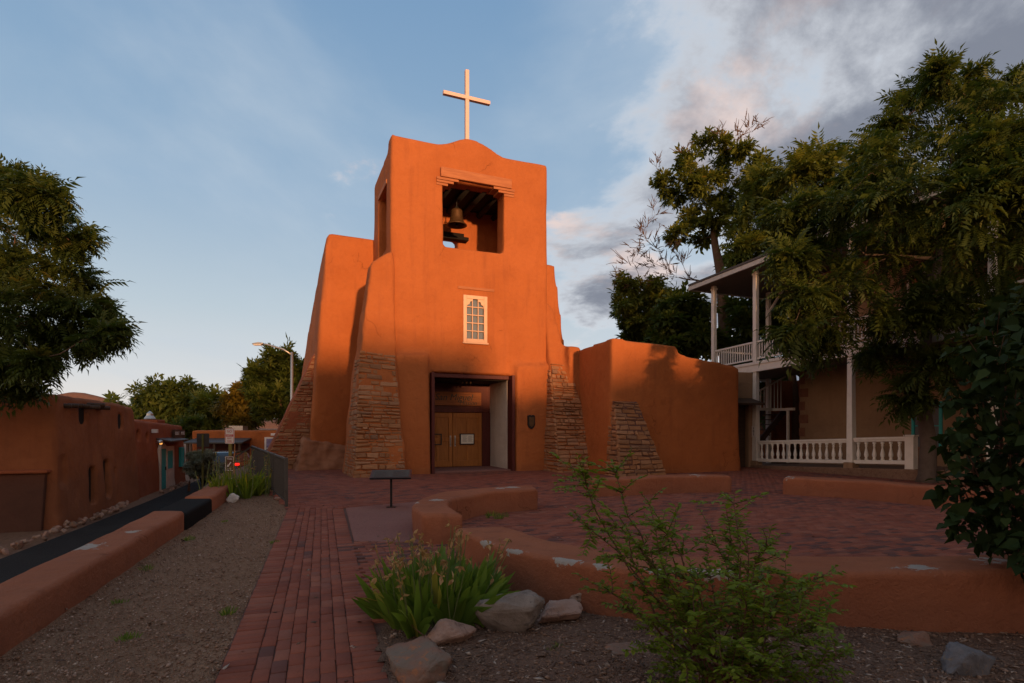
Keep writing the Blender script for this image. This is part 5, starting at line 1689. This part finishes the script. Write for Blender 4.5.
# tall half-bare tree left of the porch
B = (11.9, 31.5, 0)
L = [(705, 142, 10), (722, 170, 11), (742, 150, 8), (690, 172, 11), (672, 196, 11), (664, 182, 8), (700, 200, 11), (712, 222, 10), (690, 220, 9), (676, 236, 7), (738, 232, 10), (742, 205, 11), (750, 180, 11), (722, 198, 10), (760, 165, 10), (700, 240, 7), (733, 262, 7), (684, 158, 7), (725, 148, 8), (710, 182, 10), (715, 215, 9), (696, 186, 8),
     (752, 132, 15, 31.5, 0), (738, 138, 12, 31.5, 0), (760, 122, 8, 31.5, 0), (718, 135, 10, 31, 0), (655, 215, 13, 31, 0), (648, 242, 16, 31, 0), (632, 262, 18, 31, 0), (652, 262, 12, 31, 0), (618, 276, 13, 31, 0), (684, 150, 9, 31, 0), (668, 276, 12, 31, 0), (655, 165, 9, 31, 0), (682, 262, 12, 31, 0), (640, 280, 12, 31, 0), (660, 250, 12, 31, 0), (676, 245, 10, 31, 0), (645, 228, 10, 31, 0), (665, 265, 12, 31.5, 0), (690, 280, 10, 31, 0), (635, 248, 10, 31, 0),
     (640, 292, 11), (626, 288, 8), (655, 285, 9), (630, 316, 11), (668, 300, 10), (620, 282, 6), (644, 322, 12), (655, 306, 11), (625, 305, 9)]
tree('half_bare_tree', 'tall old tree with forked reddish trunk, sparse leaves and bare twigs left of the porch', 'tree', B,
     [tuple(at(x_, y_, 31.5) - Vector(B)) for x_, y_ in ((730, 458), (727, 380), (724, 320), (721, 275), (715, 245), (712, 215))], .46, clumps_px(L, B, 31.5, .9, nper=110), 'tuft', 'leaf_olive', 'bark', size=.42, seed=13, limbs_from=.30, twig_r=.022)
# bright lower trees beneath it
B = (9.0, 28.5, 0)
tree('leafy_tree', 'bright green bushy tree just above the low orange church block', 'tree', B, [(0, 0, -.2), (0, 0, 2), (.2, 0, 4.4), (.1, 0, 6.5)], .14,
     clumps_px([(686, 322, 11), (682, 335, 12), (700, 335, 11), (670, 345, 10), (655, 345, 8), (690, 345, 14), (662, 335, 8), (700, 345, 9), (675, 305, 11), (692, 302, 10), (704, 318, 9), (715, 340, 9), (668, 320, 10)], B, 28.5, .9, nper=150), 'tuft', 'leaf_dark', 'bark', size=.5, seed=16)
B = (6.5, 33, 0)
tree('leafy_tree', 'dark dense tree with grey-green leaves at the left end of the trees behind the block', 'tree', B, [(0, 0, -.2), (0, 0, 3), (.1, 0, 6), (.1, 0, 8)], .16,
     clumps_px([(625, 312, 12), (640, 322, 12), (632, 332, 12), (655, 322, 12), (650, 338, 12), (645, 305, 10), (670, 322, 12), (660, 300, 9)], B, 33, .9, nper=130), 'tuft_fine', 'leaf_dark', 'bark_grey', size=.5, seed=17)
B = (15.5, 30, 0)
tree('leafy_tree', 'dark tree seen through the posts of the white balcony', 'tree', B, [(0, 0, -.2), (0, 0, 3), (.1, 0, 6), (.1, 0, 8)], .18,
     clumps_px([(742, 310, 10), (765, 300, 14), (785, 300, 22), (750, 330, 18), (775, 330, 20), (800, 330, 20), (775, 278, 12), (800, 275, 20), (755, 355, 14), (785, 365, 18), (765, 390, 18), (780, 415, 16)], B, 30, 1.2, nper=150), 'tuft', 'leaf_dark', 'bark', size=.6, seed=18)

# left tree over the old house
B = (-14.3, 13.2, -1.0)
L = [(-40, 190, 40), (5, 190, 28), (35, 195, 24), (60, 205, 18), (-20, 235, 45), (30, 235, 34), (68, 232, 22), (88, 250, 16), (0, 280, 42), (50, 272, 32), (85, 280, 22), (20, 320, 36), (65, 315, 28), (95, 310, 20), (112, 325, 14), (-10, 350, 36), (40, 352, 28), (72, 348, 20), (98, 348, 14), (15, 372, 14), (50, 366, 10), (116, 338, 7), (-60, 300, 50), (-80, 220, 50), (20, 180, 14), (50, 188, 10), (0, 386, 9), (35, 390, 6), (10, 255, 40, 15.5), (40, 300, 36, 15.8)]
tree('broad_tree', 'dense green tree leaning over the old brown house on the left', 'tree', B, [(0, 0, -.1), (.1, 0, 1.6), (0, .1, 3.4), (.3, .1, 5.4), (.5, .1, 7.2)], .25, clumps_px([(x - 12, y - 3, r_ * .9) + tuple(q) for x, y, r_, *q in L], B, 13.4, 1.5, nper=165), 'pinnate', 'leaf_dark', 'bark', size=.38, seed=21, limbs_from=.25)

# trees beyond the street
def crown(cx_, cy_, w, h, n, r, seed):
    rr = random.Random(seed); out = []
    for i in range(n):
        a = rr.uniform(0, math.pi * 2); q = math.sqrt(rr.random())
        x = cx_ + math.cos(a) * q * w; y = cy_ + math.sin(a) * q * h
        out.append((x, y, r * rr.uniform(.7, 1.25)))
    return out
for (px, D, cy_, w, h, n, r, leaf, mat, lab, sd, sz) in (
        (176, 58, 404, 36, 18, 20, 10, 'tuft', 'leaf_dark', 'rounded green tree above the roof of the turquoise-door house', 31, .8),
        (140, 66, 412, 30, 16, 12, 9, 'tuft', 'leaf_dark', 'low dark tree behind the nearest old house', 32, .9),
        (214, 50, 412, 16, 14, 12, 8, 'tuft_fine', 'leaf_olive', 'small tree between the round green tree and the golden one', 33, .7),
        (242, 46, 408, 20, 20, 16, 8, 'tuft', 'leaf_gold', 'golden-leaved tree behind the far orange shop', 34, .6),
        (280, 42, 385, 26, 38, 26, 9, 'tuft_fine', 'leaf_dark', 'tall feathery tree behind the street lamp', 35, .6),
        (300, 46, 395, 18, 34, 16, 9, 'tuft_fine', 'leaf_olive', 'feathery tree hidden partly by the church corner', 36, .6),
        (190, 40, 430, 8, 9, 6, 5, 'tuft_fine', 'leaf_dark', 'small dark conical shrub beside the far orange shop', 37, .5)):
    p = at(px, HOR, D); B = (p.x, D, ROADZ)
    H = (HOR - cy_) / F_PX * D + 2.6
    tree('leafy_tree', lab, 'tree', B, [(0, 0, -.1), (.1, 0, H * .35), (0, .1, H * .7), (.1, 0, H)], .08 + H * .02, clumps_px(crown(px, cy_, w, h, n, r, sd), B, D, D * .03, sd, 90), leaf, mat, 'bark', size=sz, seed=sd)

# grey-green sage bush by the street
B = (-13.4, 23.6, ROADZ)
tree('sage_bush', 'rounded grey-green bush at the roadside beside the turquoise-door house', 'bush', B, [(0, 0, -.05), (0, 0, .2), (.05, 0, .5)], .06,
     clumps_px([(196, 462, 11), (191, 470, 9), (208, 463, 12), (217, 471, 10), (200, 474, 11), (194, 454, 8), (224, 474, 8), (206, 455, 8), (212, 476, 9)], B, 23.0, .5, 5, 620), 'tuft_fine', 'leaf_sage', 'twig', size=.11, seed=41, limbs_from=.0)

# shade trees behind the viewpoint
for i, (x, y, h, s) in enumerate(((25.5, -14, 7.4, 2.6), (33, -16, 8.6, 3.4), (41, -13, 9.0, 3.6))):
    rr = random.Random(50 + i)
    cl = [(rr.gauss(0, s * .5), rr.gauss(0, s * .4), h * .55 + rr.gauss(0, h * .2), s * .34, 120) for _ in range(22)]
    tree('broad_tree', ['shade tree behind the viewpoint, smallest of the three', 'shade tree behind the viewpoint, middle of the three', 'shade tree behind the viewpoint, tallest of the three'][i], 'tree', (x, y, 0), [(0, 0, -.1), (0, 0, 2), (.1, 0, h * .5), (.1, 0, h * .9)], .2, cl, 'tuft', 'leaf_olive', 'bark', size=.7, seed=50 + i)

# unseen tree added right of the viewpoint to darken the plaza's lower right
rr = random.Random(77)
cl = [(rr.uniform(-3.6, .4), rr.uniform(-3.6, .8), rr.uniform(2.5, 3.6), rr.uniform(.6, .9), 420) for _ in range(30)]
tree('broad_tree', 'unseen spreading low tree added right of the viewpoint to darken the lower right', 'tree', (11.0, .6, 0), [(0, 0, -.1), (0, 0, 1.5), (.1, 0, 2.8), (.1, 0, 4.2)], .20, cl, 'tuft', 'leaf_dark', 'bark', size=.2, seed=77)

# lilac at the right edge
B = (4.9, 5.45, 0)
L = [(985, 320, 26), (1010, 305, 26), (960, 350, 22), (995, 360, 30), (1030, 350, 36), (950, 395, 20), (980, 410, 30), (1020, 410, 36), (940, 440, 18), (970, 455, 26), (1010, 460, 36), (935, 480, 14), (960, 500, 24), (1000, 510, 34), (945, 520, 14), (980, 535, 18), (1015, 545, 22), (1050, 450, 50), (1060, 360, 50), (1060, 540, 50), (1090, 420, 60), (1100, 520, 60), (1030, 575, 16)]
tree('lilac_bush', 'dark heart-leaved bush crowding the right edge of the view', 'bush', B, [(0, 0, -.05), (.02, 0, .5), (.0, .05, 1.1), (.05, 0, 1.8)], .035, [], 'tuft', 'leaf_lilac', 'twig', seed=61)
root = bpy.data.objects['lilac_bush']
bpy.data.objects.remove(root.children[0])
rr = random.Random(61); r_ = np.random.default_rng(61)
mb = MB(); LP, LD, LT = [], [], []
L = [(x + 16, y + 4, r_) for x, y, r_ in L]
for (x, y, z, cr, cn) in clumps_px(L, B, 4.4, .45, 6, 60):
    c = Vector((x, y, z))
    for k in range(3):
        tip = c + Vector((rr.gauss(0, .5), rr.gauss(0, .5), rr.gauss(.1, .5))) * cr
        st = Vector((rr.uniform(-.12, .12), rr.uniform(-.12, .12), rr.uniform(0, .3)))
        if k: st = c.lerp(Vector((0, 0, .4)), .45)
        pts = curve_pts(st, tip, .10, 7, rr)
        r0 = .016 if k == 0 else .008
        mb.tube(pts, [r0 * (1 - .75 * i / 7) for i in range(8)], 6, cap=False)
    nn = int(70 * (cr / .22) ** 2) + 18
    for k in range(nn):
        v = Vector((rr.gauss(0, 1), rr.gauss(0, 1), rr.gauss(0, 1))).normalized() * cr * rr.uniform(.35, 1.12)
        LP.append(c + v); LD.append(v.normalized() * .6 + Vector((rr.gauss(0, .5), rr.gauss(0, .5), rr.gauss(-.55, .4)))); LT.append(rr.gauss(.45, .2))
mb.build('stems', M['twig'], root, smooth=True, fix=False)
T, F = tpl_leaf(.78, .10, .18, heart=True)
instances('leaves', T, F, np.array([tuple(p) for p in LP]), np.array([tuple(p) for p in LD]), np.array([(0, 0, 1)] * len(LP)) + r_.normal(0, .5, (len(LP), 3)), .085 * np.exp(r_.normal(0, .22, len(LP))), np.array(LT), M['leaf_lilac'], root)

# leafy shrub in the foreground bed
B = (1.28, 3.45, 0)
shr = thing('young_shrub', 'loose bright green shrub with small leaves growing in front of the curved wall', 'shrub', B)
rr = random.Random(71); r_ = np.random.default_rng(71)
tips = [(578, 455, 3.5), (572, 470, 3.4), (612, 462, 3.6), (640, 492, 3.7), (648, 500, 3.3), (735, 492, 3.6), (725, 505, 3.3), (700, 510, 3.8), (745, 530, 3.2), (772, 525, 3.5), (790, 548, 3.4), (838, 565, 3.5), (820, 572, 3.2), (800, 590, 3.7), (832, 608, 3.4), (815, 615, 3.1), (850, 650, 3.2), (848, 672, 3.5), (600, 508, 3.3), (618, 545, 3.2), (570, 515, 3.5), (608, 585, 3.2), (625, 605, 3.4), (640, 645, 3.2), (655, 668, 3.5), (660, 560, 3.1), (690, 560, 3.0), (705, 540, 3.6), (735, 575, 3.0), (765, 600, 3.1), (700, 620, 2.95), (745, 640, 2.9), (790, 650, 3.0), (680, 655, 3.0), (720, 670, 2.85), (810, 640, 3.6), (775, 560, 3.7), (665, 525, 3.5), (690, 585, 3.6), (655, 620, 3.6), (760, 620, 3.5), (715, 600, 3.3), (730, 655, 3.4), (680, 610, 3.2), (700, 655, 3.3), (770, 665, 3.3)]
mb = MB(); LP, LD, LU, LT = [], [], [], []
def leafy(pts, t0, ds):
    segs = [(a, c) for a, c in zip(pts, pts[1:])]
    tot = sum((c - a).length for a, c in segs); s = tot * t0; sgn = 1
    while s < tot:
        acc = 0
        for a, c in segs:
            l = (c - a).length
            if acc + l >= s: break
            acc += l
        d = (c - a).normalized(); p = a + d * (s - acc)
        side = d.cross(Vector((0, 0, 1))).normalized() * sgn
        if side.length < .1: side = Vector((sgn, 0, 0))
        LP.append(p); LD.append(d * .55 + side + Vector((rr.gauss(0, .25), rr.gauss(0, .25), rr.gauss(.05, .25)))); LU.append(Vector((rr.gauss(0, .35), rr.gauss(0, .35), 1))); LT.append(rr.gauss(.42, .2))
        sgn = -sgn; s += ds * rr.uniform(.7, 1.3)
for i, (px, py, D) in enumerate(tips):
    tip = at(px, py, D) - Vector(B)
    st = Vector((rr.gauss(0, .05), rr.gauss(0, .05), .0))
    pts = curve_pts(st, tip, .20, 9, rr)
    r0 = .009 if tip.length > 1.0 else .006
    mb.tube(pts, [r0 * (1 - .85 * k / 9) for k in range(10)], 6, cap=False)
    leafy(pts[4:], .1, .015)
    for k in range(10):
        j = rr.choice((4, 5, 6, 7, 8, 8)); e = pts[j]
        d0 = (pts[j + 1] - pts[j]).normalized()
        dv = d0 * .5 + Vector((rr.gauss(0, .9), rr.gauss(0, .7), rr.gauss(-.05, .35)))
        q = curve_pts(e, e + dv.normalized() * rr.uniform(.10, .26), .12, 4, rr)
        mb.tube(q, [.0035, .003, .0025, .002, .001], 4, cap=False)
        leafy(q, .10, .0125)
mb.build('stems', M['twig'], shr, smooth=True, fix=False)
T, F = tpl_leaf(.52, .10, .12)
instances('leaves', T, F, np.array([tuple(p) for p in LP]), np.array([tuple(p) for p in LD]), np.array([tuple(p) for p in LU]), .040 * np.exp(r_.normal(0, .25, len(LP))), np.array(LT), M['leaf_bright'], shr)

# iris clump
def blade_plant(name, label, cat, base, fans, blade_h, w, mat, seed, rx, ry, lean=.25):
    rr = random.Random(seed)
    root = thing(name, label, cat, base)
    mb = MB()
    for f in range(fans):
        a = rr.uniform(0, 6.283); q = math.sqrt(rr.random())
        x0, y0 = math.cos(a) * q * rx, math.sin(a) * q * ry
        fa_ = rr.uniform(0, math.pi)
        out = Vector((x0, y0, 0)) * lean * 1.2
        nb_ = rr.randint(6, 9)
        for k in range(nb_):
            u = (k / (nb_ - 1) - .5) * 2
            h = blade_h * (1 - .35 * abs(u)) * rr.uniform(.75, 1.12)
            d = Vector((math.cos(fa_) * u * .55 + out.x + rr.gauss(0, .07), math.sin(fa_) * u * .55 + out.y + rr.gauss(0, .07), 1)).normalized()
            side = Vector((math.cos(fa_ + rr.gauss(0, .3)), math.sin(fa_ + rr.gauss(0, .3)), 0))
            side = (side - d * side.dot(d)).normalized()
            bendv = Vector((d.x, d.y, -.25)) * rr.uniform(.05, .55) * (1.5 if rr.random() < .12 else 1)
            vs, fs = [], []
            b0_ = Vector((x0 + u * .05 * math.cos(fa_), y0 + u * .05 * math.sin(fa_), 0))
            nn_ = d.cross(side)
            for s in range(7):
                t = s / 6
                c = b0_ + d * h * t + bendv * h * t * t * t
                ww = w * (1 - t ** 2.2) * (.75 + .5 * t) * .5 + .0008
                vs += [c - side * ww, c + nn_ * ww * .25, c + side * ww]
            for s in range(6):
                fs += [(3 * s, 3 * s + 1, 3 * s + 4, 3 * s + 3), (3 * s + 1, 3 * s + 2, 3 * s + 5, 3 * s + 4)]
            mb.add(vs, fs, min(.86, max(0, rr.gauss(.42, .2))) if rr.random() > .05 else .97)
    mb.build('blades', M[mat], root, smooth=True, fix=False)
    return root, rr
iris, rr = blade_plant('iris_clump', 'clump of green sword-shaped leaves with withered tan flowers beside the brick path', 'plant', (-.68, 4.95, .0), 52, .50, .082, 'leaf_iris', 81, .48, .62, .68)
ms = MB(); blooms = []
for k in range(54):
    a = rr.uniform(0, 6.283); q = math.sqrt(rr.random())
    x0, y0 = math.cos(a) * q * .44, math.sin(a) * q * .68
    h = rr.uniform(.44, .64)
    top = Vector((x0 * 1.45 + rr.gauss(0, .04), y0 * 1.3 + rr.gauss(0, .04), h))
    pts = curve_pts((x0, y0, 0), top, .03, 5, rr)
    ms.tube(pts, [.006, .0055, .005, .0045, .004, .003], 5, cap=False)
    for j in range(rr.choice((1, 2, 2))):
        mp = MB(); blooms.append(mp)
        c = pts[-1 - min(j, 2)] + Vector((rr.gauss(0, .012), rr.gauss(0, .012), -.015 * j))
        for q_ in range(5):
            d = Vector((rr.gauss(0, .55), rr.gauss(0, .55), rr.gauss(-.25, .9))).normalized()
            s_ = d.cross(Vector((rr.random(), rr.random(), rr.random()))).normalized()
            L_ = rr.uniform(.028, .07); w_ = L_ * .26
            n_ = d.cross(s_) * L_ * .3
            mp.add([c, c + d * L_ * .5 + s_ * w_, c + d * L_ + n_, c + d * L_ * .5 - s_ * w_ + n_ * .4], [(0, 1, 2), (0, 2, 3)])
ms.build('flower_stalks', M['stalk'], iris, fix=False)
for mp in blooms[:99]: mp.build('withered_flower', M['dry_petal'], iris, fix=False)

# flowering plants by the railing
fl_, rr = blade_plant('flowering_plant', 'tall yellow-green flowering plants between the street wall and the railing', 'plant', (-6.45, 13.4, -.03), 50, .66, .07, 'leaf_bright', 91, .5, .95, .15)
ms = MB(); heads = []
for k in range(36):
    mp = MB(); heads.append(mp)
    x0, y0 = rr.gauss(.05, .28), rr.gauss(0, .55)
    h = rr.uniform(.6, 1.15)
    pts = curve_pts((x0, y0, 0), (x0 + rr.gauss(0, .1), y0 + rr.gauss(0, .1), h), .04, 4, rr)
    ms.tube(pts, [.012, .010, .009, .008, .006], 5, cap=False)
    for j in range(8):
        c = pts[4].lerp(pts[2], rr.random()); d = Vector((rr.gauss(0, 1), rr.gauss(0, 1), rr.gauss(.3, .6))).normalized(); s_ = d.cross(Vector((.2, .3, 1))).normalized()
        L_ = rr.uniform(.04, .09)
        mp.add([c, c + d * L_ * .5 + s_ * L_ * .25, c + d * L_, c + d * L_ * .5 - s_ * L_ * .25], [(0, 1, 2), (0, 2, 3)])
ms.build('stalks', M['stalk'], fl_, fix=False)
for mp in heads: mp.build('seed_head', M['dry_petal'], fl_, fix=False)

# small weeds in the crook of the hooked bench
wd, rr = blade_plant('weed_patch', 'small patch of dry weeds inside the crook of the hooked bench', 'weeds', (-.25, 10.1, .0), 14, .13, .012, 'leaf_iris', 95, .35, .22, .2)
for i, (x, y) in enumerate(((-3.6, 5.2), (-2.9, 4.3), (-4.6, 8.1), (-4.9, 9.7), (-3.3, 7.9), (-2.45, 4.9), (1.9, 4.0), (.3, 4.1), (-4.1, 6.4))):
    w_, rr = blade_plant('weed_tuft', 'small green weed tuft growing in the bare gravel', 'weed', (x, y, 0), 4, .045 + .02 * (i % 3), .007, 'leaf_iris', 120 + i, .03, .03, 1.5)
    w_['group'] = 'weed tufts in the gravel'
